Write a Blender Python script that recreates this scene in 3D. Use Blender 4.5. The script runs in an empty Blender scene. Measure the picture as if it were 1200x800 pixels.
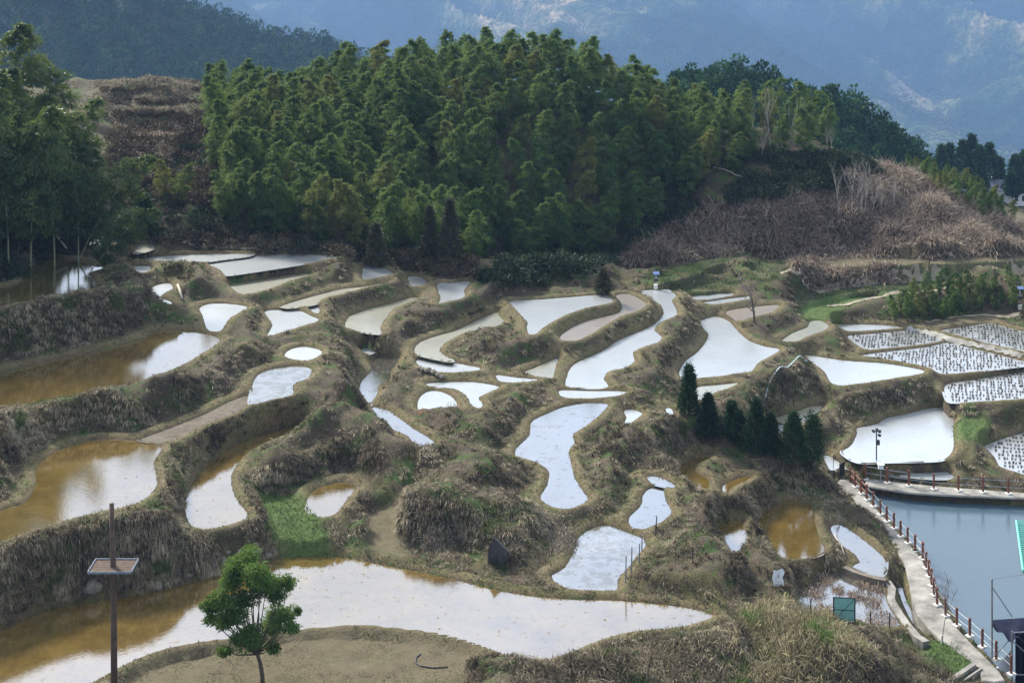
import bpy, math, random
import numpy as np
from mathutils import Vector, Matrix
R = math.radians
rng = np.random.default_rng(7)
random.seed(7)
SC = bpy.context.scene
COL = SC.collection

# ---------------------------------------------------------------- camera geometry
CAM_Z, F, VH = 41.0, 1800.0, -120.0         # eye height above the pool, focal length and horizon row at 1200 px width
def w2(u, v, z):                            # where the ray of a photo pixel meets height z
    Y = F*(CAM_Z - z)/(v - VH)
    return ((u-600.0)*Y/F, Y)
def wY(u, v, Y):                            # the point of a photo pixel's ray at distance Y
    return Vector(((u-600.0)*Y/F, Y, CAM_Z - (v-VH)*Y/F))

# ---------------------------------------------------------------- object helpers
def tag(o, label=None, cat=None, group=None, kind=None):
    if label: o['label'] = label
    if cat: o['category'] = cat
    if group: o['group'] = group
    if kind: o['kind'] = kind
    return o
def link(name, data, parent=None, loc=None):
    o = bpy.data.objects.new(name, data); COL.objects.link(o)
    if parent: o.parent = parent
    if loc is not None: o.location = loc
    return o
def empty(name, loc, label=None, cat=None, group=None, rz=0.0):
    o = link(name, None, None, loc); o.rotation_euler = (0, 0, rz); o.empty_display_size = .3
    return tag(o, label, cat, group)
def mesh_np(name, V, Fc, mat, smooth=False, attrs=None):
    V = np.asarray(V, dtype=np.float32).reshape(-1, 3); Fc = np.asarray(Fc, dtype=np.int32)
    me = bpy.data.meshes.new(name)
    n, k = Fc.shape
    me.vertices.add(len(V)); me.vertices.foreach_set('co', V.ravel())
    me.loops.add(n*k); me.loops.foreach_set('vertex_index', Fc.ravel())
    me.polygons.add(n); me.polygons.foreach_set('loop_start', np.arange(n, dtype=np.int32)*k)
    me.polygons.foreach_set('loop_total', np.full(n, k, dtype=np.int32))
    if smooth: me.polygons.foreach_set('use_smooth', np.ones(n, dtype=bool))
    for an, av in (attrs or {}).items():
        a = me.attributes.new(an, 'FLOAT', 'POINT'); a.data.foreach_set('value', np.asarray(av, dtype=np.float32))
    me.update(calc_edges=True)
    if mat: me.materials.append(mat)
    return me
def rotx(a): return np.array([[1,0,0],[0,math.cos(a),-math.sin(a)],[0,math.sin(a),math.cos(a)]])

class MB:                                    # collects shapes of one part into one mesh
    def __init__(s): s.v=[]; s.f=[]
    def add(s, vs, fs):
        b=len(s.v); s.v+= [tuple(p) for p in vs]; s.f += [tuple(i+b for i in f) for f in fs]
    def box(s, c, d, rz=0.0, rx=0.0):
        M = Matrix.Translation(c) @ Matrix.Rotation(rz,4,'Z') @ Matrix.Rotation(rx,4,'X')
        x,y,z = d[0]/2, d[1]/2, d[2]/2
        P=[(-x,-y,-z),(x,-y,-z),(x,y,-z),(-x,y,-z),(-x,-y,z),(x,-y,z),(x,y,z),(-x,y,z)]
        s.add([M@Vector(p) for p in P], [(0,3,2,1),(4,5,6,7),(0,1,5,4),(1,2,6,5),(2,3,7,6),(3,0,4,7)])
    def tube(s, pts, r, n=8, cap=True):
        pts=[Vector(p) for p in pts]
        rs = r if isinstance(r,(list,tuple)) else [r]*len(pts)
        vs=[]; ref=Vector((.13,.31,.94))
        for i,p in enumerate(pts):
            t=(pts[min(i+1,len(pts)-1)]-pts[max(i-1,0)]).normalized()
            a=t.cross(ref); 
            if a.length<.1: a=t.cross(Vector((1,0,0)))
            a.normalize(); b=t.cross(a)
            for k in range(n):
                q=2*math.pi*k/n; vs.append(p+(a*math.cos(q)+b*math.sin(q))*rs[i])
        fs=[]
        for i in range(len(pts)-1):
            for k in range(n):
                fs.append((i*n+k, i*n+(k+1)%n, (i+1)*n+(k+1)%n, (i+1)*n+k))
        if cap:
            fs.append(tuple(range(n))[::-1]); fs.append(tuple((len(pts)-1)*n+k for k in range(n)))
        s.add(vs, fs)
    def bar(s, a, b, r, n=6): s.tube([a,b], r, n)
    def quad(s, a,b,c,d): s.add([a,b,c,d],[(0,1,2,3)])
    def prism(s, poly, z0, z1):
        n=len(poly)
        s.add([(p[0],p[1],z0) for p in poly]+[(p[0],p[1],z1) for p in poly],
              [tuple(range(n))[::-1], tuple(range(n,2*n))]+[(i,(i+1)%n,(i+1)%n+n,i+n) for i in range(n)])
    def rock(s, c, r, seed, sub=2):
        import bmesh
        bm=bmesh.new(); bmesh.ops.create_icosphere(bm, subdivisions=sub, radius=1)
        q=random.Random(seed); ax=[(q.uniform(-1,1),q.uniform(-1,1),q.uniform(-1,1)) for _ in range(7)]
        P=[]
        for v in bm.verts:
            d=1.0
            for k,a in enumerate(ax):
                dd=v.co.dot(Vector(a).normalized()); 
                if dd>.55: d=min(d,.55/dd+.12)
            P.append((c[0]+v.co.x*r[0]*d, c[1]+v.co.y*r[1]*d, c[2]+v.co.z*r[2]*d))
        s.add(P,[tuple(x.index for x in f.verts) for f in bm.faces]); bm.free()
    def build(s, name, mat, parent=None, smooth=False, loc=None):
        me=bpy.data.meshes.new(name); me.from_pydata(s.v,[],s.f); me.update()
        if smooth: me.polygons.foreach_set('use_smooth',[True]*len(me.polygons))
        me.materials.append(mat)
        return link(name, me, parent, loc)

# ---------------------------------------------------------------- noise
def _h(ix, iy, s):
    n = (ix.astype(np.int64)*374761393 + iy.astype(np.int64)*668265263 + s*1274126177) & 0xffffffff
    n = ((n ^ (n >> 13))*1274126177) & 0xffffffff
    return ((n ^ (n >> 16)) & 0xffff)/65535.0
def vn(x, y, s=0):
    ix=np.floor(x); iy=np.floor(y); fx=x-ix; fy=y-iy
    fx=fx*fx*(3-2*fx); fy=fy*fy*(3-2*fy)
    a=_h(ix,iy,s); b=_h(ix+1,iy,s); c=_h(ix,iy+1,s); d=_h(ix+1,iy+1,s)
    return (a*(1-fx)+b*fx)*(1-fy)+(c*(1-fx)+d*fx)*fy - .5
def fbm(x, y, o=4, s=0):
    r=0; a=1.0
    for k in range(o):
        r = r + a*vn(x*2**k+17.3*k, y*2**k-9.1*k, s+k); a*=.5
    return r
def sstep(a,b,x):
    t=np.clip((x-a)/(b-a),0,1); return t*t*(3-2*t)

# ---------------------------------------------------------------- materials
class N:
    def __init__(s, name):
        s.m=bpy.data.materials.new(name); s.m.use_nodes=True; s.t=s.m.node_tree; s.t.nodes.clear()
        s.out=s.n('ShaderNodeOutputMaterial')
    def n(s, ty, **kw):
        nd=s.t.nodes.new(ty)
        for k,v in kw.items():
            if k.startswith('i_'):
                key=k[2:]; key=int(key) if key.isdigit() else key.replace('_',' ')
                s.set(nd.inputs[key], v)
            else: setattr(nd,k,v)
        return nd
    def set(s, inp, v):
        if isinstance(v, bpy.types.NodeSocket): s.t.links.new(v, inp)
        elif isinstance(v,(tuple,list)) and len(v)==3 and inp.type=='RGBA': inp.default_value=(*v,1)
        else: inp.default_value=v
    def noise(s, scale, detail=4, rough=.6, vec=None, dist=0.0):
        nd=s.n('ShaderNodeTexNoise'); nd.inputs['Scale'].default_value=scale; nd.inputs['Detail'].default_value=detail
        nd.inputs['Roughness'].default_value=rough; nd.inputs['Distortion'].default_value=dist
        s.set(nd.inputs['Vector'], vec if vec is not None else s.pos()); return nd.outputs['Fac']
    def pos(s):
        if not hasattr(s,'_p'): s._p=s.n('ShaderNodeNewGeometry').outputs['Position']
        return s._p
    def objc(s):
        return s.n('ShaderNodeTexCoord').outputs['Object']
    def ramp(s, f, stops, interp='LINEAR'):
        nd=s.n('ShaderNodeValToRGB'); cr=nd.color_ramp; cr.interpolation=interp
        while len(cr.elements)<len(stops): cr.elements.new(.5)
        for e,(p,c) in zip(cr.elements,stops):
            e.position=p; e.color=(*c,1) if len(c)==3 else (c[0],c[0],c[0],1)
        s.set(nd.inputs[0], f); return nd.outputs[0]
    def mix(s, f, a, b, blend='MIX'):
        nd=s.n('ShaderNodeMix', data_type='RGBA', blend_type=blend)
        s.set(nd.inputs[0], f); s.set(nd.inputs[6], a); s.set(nd.inputs[7], b); return nd.outputs[2]
    def math(s, op, a, b=0.0, clamp=False):
        nd=s.n('ShaderNodeMath', operation=op, use_clamp=clamp); s.set(nd.inputs[0],a); s.set(nd.inputs[1],b); return nd.outputs[0]
    def attr(s, name):
        return s.n('ShaderNodeAttribute', attribute_name=name).outputs['Fac']
    def bump(s, h, strength=.5, dist=.1):
        nd=s.n('ShaderNodeBump'); nd.inputs['Strength'].default_value=strength; nd.inputs['Distance'].default_value=dist
        s.set(nd.inputs['Height'],h); return nd.outputs['Normal']
    def bsdf(s, col, rough=.8, spec=.3, normal=None, metal=0.0, **kw):
        b=s.n('ShaderNodeBsdfPrincipled'); s.set(b.inputs['Base Color'],col); s.set(b.inputs['Roughness'],rough)
        s.set(b.inputs['Specular IOR Level'],spec); s.set(b.inputs['Metallic'],metal)
        if normal is not None: s.set(b.inputs['Normal'],normal)
        for k,v in kw.items(): s.set(b.inputs[k.replace('_',' ')],v)
        return b.outputs[0]
    def fin(s, sh):
        s.set(s.out.inputs['Surface'], sh); return s.m
def simple(name, c, rough=.7, spec=.3, var=.25, scale=6.0, metal=0.0, bump=.15):
    k=N(name); f=k.noise(scale,5,.65, k.objc())
    lo=tuple(x*(1-var) for x in c); hi=tuple(min(1,x*(1+var)) for x in c)
    f2=k.noise(scale*9,3,.6,k.objc())
    col=k.ramp(f,[(.3,lo),(.7,hi)]); col=k.mix(k.math('MULTIPLY',f2,.3),col,tuple(x*.6 for x in c))
    return k.fin(k.bsdf(col,rough,spec,k.bump(f2,bump,.02),metal))
# ---------------------------------------------------------------- traced paddies: outline in photo pixels, water height, bed colour
CR = {1:(0,260,2.9625),2:(400,260,2.9625),3:(800,260,2.9625),4:(0,530,2.9625),5:(400,530,2.9625),6:(800,530,2.9625),7:(940,480,4.615),11:(360,380,4.279),0:(0,0,1.0)}
def P(c, *pts):
    x0,y0,s = CR[c]
    return [(x0+a/s, y0+b/s) for a,b in pts]
BROWN,OLIVE,GREY,MUD,POOL,STUB = 0,1,2,3,4,5
PONDS = [ # (outline, z, bed)
 (P(1,(-260,250),(-100,240),(0,225),(60,215),(80,190),(90,130),(150,122),(240,130),(320,150),(360,155),(345,168),(310,180),(330,200),(362,236),(250,255),(130,275),(0,300),(-150,330),(-260,350)),12.4,OLIVE),
 (P(1,(300,80),(310,60),(345,45),(400,45),(432,58),(400,72),(340,85)),12.6,GREY),
 (P(1,(468,112),(520,100),(545,85),(540,68),(490,60),(440,62),(465,80)),11.5,OLIVE),
 (P(1,(430,134),(500,122),(620,116),(740,111),(880,112),(860,121),(780,131),(700,141),(560,140)),10.9,GREY),
 (P(1,(720,144),(800,130),(900,115),(1080,112),(1178,121),(1100,140),(980,160),(860,178),(785,187),(762,167)),10.75,GREY),
 (P(1,(795,215),(880,205),(960,190),(1060,178),(1085,185),(1010,205),(960,225),(880,250),(830,250)),10.1,OLIVE),
 (P(1,(440,155),(520,153),(525,165),(490,183),(450,165)),10.9,GREY),
 (P(1,(520,235),(545,218),(590,213),(603,232),(570,250),(560,262),(600,280),(590,293),(560,278),(530,255)),10.3,GREY),
 (P(1,(690,300),(720,285),(780,283),(862,296),(800,335),(770,378),(740,382),(715,370),(700,325)),10.0,GREY),
 (P(1,(915,312),(960,305),(1040,308),(1080,325),(1110,343),(1030,370),(940,397),(925,395),(942,355)),9.2,GREY),
 (P(1,(1070,295),(1105,290),(1112,322),(1085,314)),9.2,GREY),
 (P(1,(975,292),(1060,265),(1185,233),(1260,225),(1340,210),(1360,204),(1335,216),(1262,232),(1185,252),(1125,266),(1100,285),(1070,292),(1000,300)),9.4,OLIVE),
 (P(1,(-200,550),(0,523),(100,500),(250,465),(330,450),(500,405),(520,385),(560,377),(660,378),(730,390),(768,410),(740,435),(650,490),(560,530),(480,555),(380,580),(250,610),(120,635),(0,658),(-200,700)),9.9,BROWN),
 (P(1,(880,545),(920,515),(1000,500),(1060,499),(1085,515),(1070,545),(1022,565),(1020,600),(960,615),(870,635),(872,590)),9.0,GREY),
 (P(1,(865,600),(862,640),(800,672),(700,712),(640,745),(570,768),(480,758),(560,725),(700,670),(790,625)),8.73,MUD),
 (P(1,(985,460),(1010,440),(1060,432),(1115,445),(1118,460),(1070,483),(1000,475)),9.1,GREY),
 (P(0,(-60,640),(0,597),(25,590),(40,570),(42,545),(70,526),(110,515),(165,516),(190,524),(182,540),(184,556),(184,572),(160,591),(120,600),(60,615),(0,636),(-60,655)),8.7,BROWN),
 (P(0,(352,498),(340,510),(300,525),(282,540),(272,560),(277,582),(292,605),(270,615),(240,621),(222,615),(215,595),(220,575),(235,550),(268,525),(310,508)),7.25,BROWN),
 (P(0,(-90,765),(0,737),(60,712),(150,698),(220,683),(270,670),(320,656),(340,651),(370,650),(400,652),(450,661),(520,675),(590,692),(650,700),(730,703),(800,710),(838,721),(800,735),(740,741),(700,752),(670,765),(640,773),(600,770),(550,752),(510,742),(470,737),(420,733),(350,738),(300,745),(240,752),(190,762),(150,778),(110,800),(60,825),(0,860),(-90,890)),5.5,BROWN),
 (P(2,(75,155),(130,155),(182,178),(140,192),(75,202)),9.6,GREY),
 (P(2,(230,190),(270,190),(298,207),(280,222),(250,230),(235,215)),8.7,GREY),
 (P(2,(10,350),(30,325),(100,300),(180,280),(240,262),(272,265),(240,280),(180,305),(150,345),(138,365),(140,390),(80,385),(15,368)),8.3,OLIVE),
 (P(2,(330,215),(380,212),(420,205),(450,210),(430,235),(430,260),(390,275),(335,285),(342,265)),8.7,GREY),
 (P(2,(250,440),(275,415),(330,395),(400,375),(460,345),(520,320),(545,312),(550,325),(567,345),(540,365),(480,378),(430,385),(400,400),(358,425),(345,450),(390,485),(330,478),(260,460)),7.3,OLIVE),
 (P(2,(258,478),(330,480),(400,490),(480,505),(485,515),(420,523),(350,524),(300,512),(268,500)),7.05,GREY),
 (P(11,(305,180),(370,157),(440,160),(462,185),(425,235),(420,275),(362,310),(357,345),(334,385),(338,410),(400,425),(480,480),(560,535),(620,570),(648,600),(620,620),(570,628),(530,600),(500,560),(430,530),(390,492),(345,458),(315,410),(285,370),(256,325),(272,280),(318,230)),6.9,GREY),
 (P(2,(262,650),(268,610),(300,587),(340,586),(380,602),(402,625),(400,645),(340,655),(290,656)),6.6,GREY),
 (P(2,(290,560),(380,555),(470,556),(550,572),(510,595),(480,610),(495,635),(480,650),(450,635),(430,602),(395,582),(340,575),(300,570)),6.75,GREY),
 (P(2,(535,530),(600,538),(690,548),(640,558),(560,560),(540,548)),6.65,GREY),
 (P(2,(583,275),(700,268),(860,255),(915,252),(945,272),(930,284),(860,298),(790,320),(740,345),(700,370),(675,392),(650,390),(640,365),(645,350),(600,300)),7.8,GREY),
 (P(2,(950,255),(1000,250),(1050,275),(1060,290),(1030,310),(980,325),(930,350),(870,390),(820,412),(780,415),(755,400),(800,365),(860,340),(960,315),(972,295),(965,275)),7.2,BROWN),
 (P(2,(620,525),(670,505),(740,475),(758,468),(745,510),(735,545),(690,545),(660,532)),6.45,OLIVE),
 (P(2,(1030,240),(1130,235),(1165,255),(1150,275),(1165,300),(1165,325),(1110,350),(1090,375),(1115,400),(1100,420),(1050,435),(1015,455),(1020,485),(980,510),(930,520),(915,545),(930,575),(860,578),(780,572),(775,555),(790,510),(820,485),(900,450),(960,410),(1040,378),(1090,350),(1115,320),(1108,290),(1070,265)),6.3,GREY),
 (P(2,(752,584),(860,585),(960,586),(998,590),(960,605),(900,612),(840,614),(770,611)),6.2,GREY),
 (P(0,(622,494),(636,486),(657,477),(677,472),(697,471),(714,473),(704,486),(688,499),(672,510),(675,518),(668,528),(670,542),(675,560),(684,575),(690,586),(668,597),(646,594),(632,583),(640,568),(642,552),(628,542),(603,534),(605,524),(619,510)),6.1,GREY),
 (P(2,(978,655),(1010,650),(1048,665),(1020,690),(985,712),(974,702),(987,680)),5.7,GREY),
 (P(2,(1120,640),(1150,650),(1158,675),(1130,668)),5.3,GREY),
 (P(2,(60,440),(110,438),(120,450),(90,460)),7.2,GREY),
 (P(3,(55,350),(80,335),(120,328),(165,345),(190,375),(230,410),(280,430),(340,442),(310,465),(265,490),(240,520),(180,530),(100,540),(0,548),(-15,520),(10,480),(45,455),(75,420),(85,390)),4.85,GREY),
 (P(3,(25,257),(100,250),(180,249),(172,257),(90,270),(40,272)),5.6,GREY),
 (P(3,(65,280),(160,266),(240,258),(236,268),(160,281),(100,289)),5.5,GREY),
 (P(3,(150,310),(220,297),(335,288),(310,315),(250,330),(200,345),(170,330)),5.2,BROWN),
 (P(3,(340,415),(380,385),(430,365),(440,345),(480,342),(510,362),(495,377),(430,400),(400,415)),4.2,OLIVE),
 (P(3,(525,358),(600,355),(700,358),(770,368),(690,375),(570,382),(545,370)),3.3,GREY),
 (P(3,(570,395),(650,388),(800,375),(860,390),(905,412),(800,430),(700,440),(640,445),(600,425)),3.2,STUB),
 (P(3,(610,465),(700,450),(850,433),(920,418),(1000,436),(1100,461),(1185,482),(1260,500),(1200,500),(1050,517),(900,530),(860,510),(760,490),(680,475)),3.1,STUB),
 (P(3,(910,565),(1000,548),(1120,528),(1200,515),(1400,490),(1400,590),(1185,615),(1040,625),(930,628),(912,610)),2.7,STUB),
 (P(3,(890,377),(1000,360),(1070,352),(1185,380),(1300,400),(1400,440),(1300,474),(1185,452),(1100,433),(1000,408),(930,388)),3.3,STUB),
 (P(3,(410,465),(440,462),(560,480),(700,490),(820,510),(843,520),(820,530),(700,550),(600,565),(540,570),(510,555),(490,520),(450,490)),3.4,GREY),
 (P(7,(285,80),(290,130),(260,190),(212,232),(300,287),(500,285),(740,278),(800,250),(825,200),(822,100),(820,-5),(690,-10),(560,22),(450,45),(400,75),(300,95)),1.6,GREY),
 (P(3,(300,685),(400,655),(440,640),(490,640),(450,680),(420,700),(360,700)),2.2,OLIVE),
 (P(3,(322,705),(368,702),(350,745),(325,750)),2.1,GREY),
 (P(3,(45,575),(120,565),(200,558),(155,580),(110,595),(80,615),(50,622)),4.7,OLIVE),
 (P(7,(980,195),(1080,155),(1200,120),(1320,95),(1320,390),(1200,355),(1110,325),(1060,305),(1040,262),(1010,228)),1.1,STUB),
 (P(7,(108,232),(160,255),(250,308),(325,345),(250,348),(225,325),(212,312),(175,330),(150,335),(115,270)),0.95,GREY),
 (P(7,(470,352),(560,346),(780,334),(828,372),(700,376),(565,364)),0.9,GREY),
 (P(6,(0,35),(60,8),(110,5),(88,25),(47,45),(52,70),(88,90),(95,120),(62,148),(40,150),(45,125),(0,105),(-20,70)),3.6,BROWN),
 (P(6,(140,110),(200,85),(245,80),(222,100),(178,120),(152,145),(135,135)),3.3,BROWN),
 (P(6,(100,268),(150,240),(210,232),(215,260),(232,300),(215,350),(190,368),(155,360),(135,320),(120,292)),2.3,BROWN),
 (P(6,(258,235),(300,190),(360,170),(440,175),(460,200),(465,250),(480,300),(497,335),(470,360),(400,372),(330,375),(315,350),(300,310),(270,270)),1.7,BROWN),
 (P(6,(510,260),(540,245),(600,280),(670,335),(705,370),(705,410),(690,430),(640,415),(585,390),(612,380),(590,350),(545,320),(520,290)),1.15,GREY),
 (P(6,(372,490),(385,470),(440,465),(465,420),(540,410),(600,425),(680,440),(708,480),(713,520),(760,600),(720,605),(640,600),(560,595),(500,580),(430,575),(380,530)),0.8,GREY),
 (P(6,(725,448),(760,452),(785,520),(825,580),(878,632),(850,640),(800,600),(762,530),(742,480)),0.1,GREY),
 (P(5,(1060,80),(1110,85),(1165,115),(1160,125),(1110,118),(1070,105)),5.8,GREY),
 (P(5,(1045,145),(1075,120),(1120,125),(1130,165),(1150,210),(1110,245),(1050,268),(1000,255),(995,225),(1035,185)),5.7,GREY),
 (P(5,(725,425),(770,400),(805,340),(815,300),(860,265),(920,250),(990,272),(1050,297),(1060,325),(1030,360),(1000,400),(965,440),(960,480),(870,480),(790,475),(740,450)),5.55,GREY),
 (P(0,(358,592),(365,575),(382,568),(402,564),(418,570),(408,585),(395,602),(380,607),(366,603)),6.4,BROWN),
 (P(6,(622,128),(720,145),(870,165),(1000,172),(1185,186),(1700,215),(1900,300),(1900,1300),(1500,1300),(1250,900),(1110,770),(1040,690),(960,600),(885,480),(835,370),(745,265),(665,180)),0.0,POOL),
]
# level ground that is not water: fields, paths, slabs.  kind: 'grass','field','slab'
FLATS = [
 (P(3,(430,332),(440,298),(520,275),(640,262),(830,242),(860,246),(640,272),(560,290),(505,318),(490,335)),4.3,'grass'),
 (P(3,(400,268),(600,225),(850,203),(1185,188),(1400,180),(1400,200),(1185,205),(850,222),(650,240),(440,278)),4.6,'dull'),
 (P(3,(-60,240),(0,230),(100,212),(190,196),(205,205),(110,240),(20,246),(-50,255)),5.9,'dull'),
 (P(3,(210,165),(300,145),(400,132),(470,128),(440,142),(400,152),(340,185),(270,195)),6.5,'dull'),
 (P(3,(-100,190),(0,150),(120,128),(230,105),(235,115),(120,150),(20,185),(-90,215)),6.7,'dull'),
 (P(3,(470,130),(700,120),(900,125),(1300,110),(1300,125),(900,150),(700,150),(500,160)),6.0,'field'),
 (P(3,(840,350),(940,338),(1070,325),(1085,345),(1000,350),(880,362),(830,364)),3.4,'field'),
 (P(7,(878,80),(960,60),(955,110),(905,150),(872,130)),2.0,'grass'),
 (P(6,(870,668),(955,660),(1010,725),(955,755),(900,740)),0.7,'grass'),
 (P(4,(930,160),(1000,165),(1060,220),(1110,300),(1050,310),(980,290),(940,220)),6.2,'grass'),
 (P(0,(130,830),(180,782),(240,766),(300,757),(350,750),(420,746),(470,750),(520,757),(556,768),(560,785),(540,798),(520,850),(100,900)),5.2,'field'),
 (P(5,(115,215),(180,208),(190,240),(182,300),(212,355),(170,345),(125,310),(112,265)),5.75,'field'),
 (P(6,(530,108),(575,92),(650,170),(742,270),(832,370),(875,480),(955,610),(1065,722),(1120,790),(1040,790),(1030,748),(900,652),(815,562),(790,472),(768,380),(690,262),(600,172)),.4,'slab'),
 (P(7,(345,378),(400,375),(600,400),(900,425),(1300,455),(1500,468),(1500,486),(1200,476),(800,460),(580,446),(460,428),(350,412)),.5,'slab'),
]
def smooth_poly(pts, it=2):
    n=len(pts); m=2**it; q=[]
    for i in range(n):
        p0,p1,p2,p3=[np.array(pts[(i+j)%n],float) for j in (-1,0,1,2)]
        m1=(p2-p0)*.42; m2=(p3-p1)*.42
        L=np.linalg.norm(p2-p1)+1e-9
        for mm in (m1,m2):
            l=np.linalg.norm(mm)
            if l>L: mm*=L/l
        for k in range(m):
            t=k/m
            q.append(tuple((2*t**3-3*t*t+1)*p1+(t**3-2*t*t+t)*m1+(3*t*t-2*t**3)*p2+(t**3-t*t)*m2))
    return q
def poly_world(px, z, it=2):
    return np.array([w2(u,v,z) for u,v in smooth_poly(px,it)])
def dist_inside(poly, X, Y):
    n=len(poly); d2=np.full(X.shape,1e9); ins=np.zeros(X.shape,bool)
    for i in range(n):
        ax,ay=poly[i]; bx,by=poly[(i+1)%n]
        dx,dy=bx-ax,by-ay; L=dx*dx+dy*dy+1e-12
        t=np.clip(((X-ax)*dx+(Y-ay)*dy)/L,0,1)
        ex=X-ax-t*dx; ey=Y-ay-t*dy
        np.minimum(d2, ex*ex+ey*ey, out=d2)
        c=((ay>Y)!=(by>Y))
        if dy!=0: ins ^= c & (X < dx*(Y-ay)/dy+ax)
    return np.sqrt(d2), ins
PW=[(poly_world(p,z),z,'w',b) for p,z,b in PONDS]+[(poly_world(p,z,1 if k=='slab' else 2),z,k,None) for p,z,k in FLATS]

# macro ground: control points (u, v, z) in the photo
CTRL=[(-150,300,19),(0,290,18.5),(60,262,18),(110,268,14.5),(-60,180,24),(150,262,13.8),(210,266,13.0),(260,290,11.8),(400,290,10.8),(440,300,10),(500,318,9),(560,322,7.4),
 (600,332,5),(660,340,5),(720,330,6.2),(770,332,7.4),(820,325,7),(860,296,8.4),(930,330,6.2),
 (1000,300,6.8),(1100,300,6.4),(1180,300,6.2),(1300,300,6.5),(1180,335,5.4),(1160,350,4.2),(1230,380,4),(1000,330,6),
 (500,545,8.2),(540,520,8.6),(560,560,8.2),(590,540,8.0),(600,615,7.6),(640,630,7.3),(560,615,7.4),(520,600,7.6),(480,560,8.5),(440,520,8.6),(420,550,8.3),(470,650,6.4),(540,660,6.4),(600,665,6.4),
 (720,520,6.9),(760,530,6.5),(740,570,6.6),(800,500,6.2),(850,530,4.7),(900,540,3.8),(940,560,2.6),(960,580,2.0),(780,600,6.4),(780,640,6.0),(820,650,5.4),(860,670,4.6),(800,690,5.6),(850,710,5.3),(880,690,4.0),(900,700,3.2),
 (900,730,3.7),(940,740,2.2),(980,750,1.2),(960,790,1.4),(1040,780,1.0),(1080,770,.6),(860,780,3.6),(760,800,3.6),(700,810,3.6),(640,810,4.0),(1100,800,.4),(1000,850,1.4),(850,850,3),(600,870,4),
 (250,480,9.3),(340,400,9.7),(400,440,8.7),(380,470,8.8),(400,500,8.2),(340,590,7.6),(360,640,6.4),(420,620,6.9),
 (960,600,1.7),(1010,640,1.1),(1030,680,.7),(1150,540,1.4),(1200,500,2),(930,480,3.4),(900,450,4.6),(960,450,3.9),(860,470,4.9)]
CTRL=[(u,v,z-(.9 if 430<u<840 and 500<v<670 else 0)) for u,v,z in CTRL]
CX=np.array([w2(u,v,z) for u,v,z in CTRL]); CZ=np.array([c[2] for c in CTRL],float)
# ridge line behind the terraces, tabulated over the photo column at Y=168
RU=np.array([-400,-100,120,250,300,400,480,560,680,740,800,860,900,950,1000,1030,1100,1190,1260,1400,1800])
RZ=np.array([26,22,17.2,17.0,16.0,17.2,18.4,19.2,19.2,16.8,14.6,14.4,15,13.5,12,11,8.6,4.3,0,-10,-30],float)
BU=np.array([-400,0,150,300,450,600,740,850,1000,1190,1400]); BY=np.array([120,122,126,128,132,138,146,147,141,144,148],float)
def back_blend(X,Y):
    U=X*F/np.maximum(Y,1)+600
    return U
def macro(X,Y):
    shp=X.shape; x=X.ravel(); y=Y.ravel()
    num=np.zeros(x.size); den=np.zeros(x.size)
    for (cx,cy),cz in zip(CX,CZ):
        w=1/(((x-cx)**2+(y-cy)**2)+4.0)**1.6
        num+=w*cz; den+=w
    near=num/den
    U=x*F/np.maximum(y,1)+600
    rz=np.interp(U,RU,RZ); by=np.interp(U,BU,BY)
    bz=np.interp(U,[-400,0,150,300,450,600,740,850,1000,1190,1400],[22,18,13.6,11.5,8.5,4.8,5.8,6.6,6.6,6.2,5])
    t=sstep(0,1,(y-by)/(168-by))
    back=bz*(1-t)+rz*t
    tm=sstep(730,800,U)*sstep(1,5,y-by)*(1-sstep(163,168,y)); back=back-tm*.85*np.sin(back*2*np.pi/1.7)*1.7/(2*np.pi)
    fs=sstep(285,235,U)*(y>158)*(y<218)
    stp=15.8+.75*sstep(159.5,161,y)+.85*sstep(167,168.2,y)+.35*sstep(175,176.2,y)+.0*sstep(182,183,y)+.08*fbm(x/5,y/3,2,66)
    back=back*(1-fs)+stp*fs
    # ridge falls away behind; the bare fields on the left stay level to 190 m
    yr=np.interp(U,[250,320],[186,172])
    fall=np.maximum(0,y-yr)
    drop=np.interp(U,[200,900,1200],[.5,.36,.3])
    back=back-np.minimum(fall*drop,48+0*fall)-np.clip((y-330)/2300,0,1)*800
    k=sstep(-6,2,y-by)
    z=near*(1-k)+back*k
    # low valley at the sides and towards the camera
    z=z+(.9*fbm(x/14,y/14,3,5))*sstep(0,10,y-by)*(1-.85*fs)
    return z.reshape(shp)

def axis(lo,hi,fine_lo,fine_hi,st,g=1.09):
    a=list(np.arange(fine_lo,fine_hi+1e-6,st))
    s=st; p=a[-1]
    while p<hi: s=min(s*g,60); p+=s; a.append(p)
    s=st; p=a[0]; b=[]
    while p>lo: s=min(s*g,60); p-=s; b.append(p)
    return np.array(b[::-1]+a)
gx=axis(-1800,1800,-50,52,.24); gy=axis(-60,2700,66,150,.24,1.03)
GX,GY=np.meshgrid(gx,gy)
H0=macro(GX,GY)
num=np.zeros(GX.shape); den=np.zeros(GX.shape); nu2=np.zeros(GX.shape); de2=np.zeros(GX.shape); DP=np.full(GX.shape,30.0); INS=np.full(GX.shape,-1); ZTOP=np.full(GX.shape,-99.0); WET=np.zeros(GX.shape); DIN=np.zeros(GX.shape)
GRASS=np.zeros(GX.shape); FIELD=np.zeros(GX.shape)
M=9.0; PW_=3.3
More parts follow.
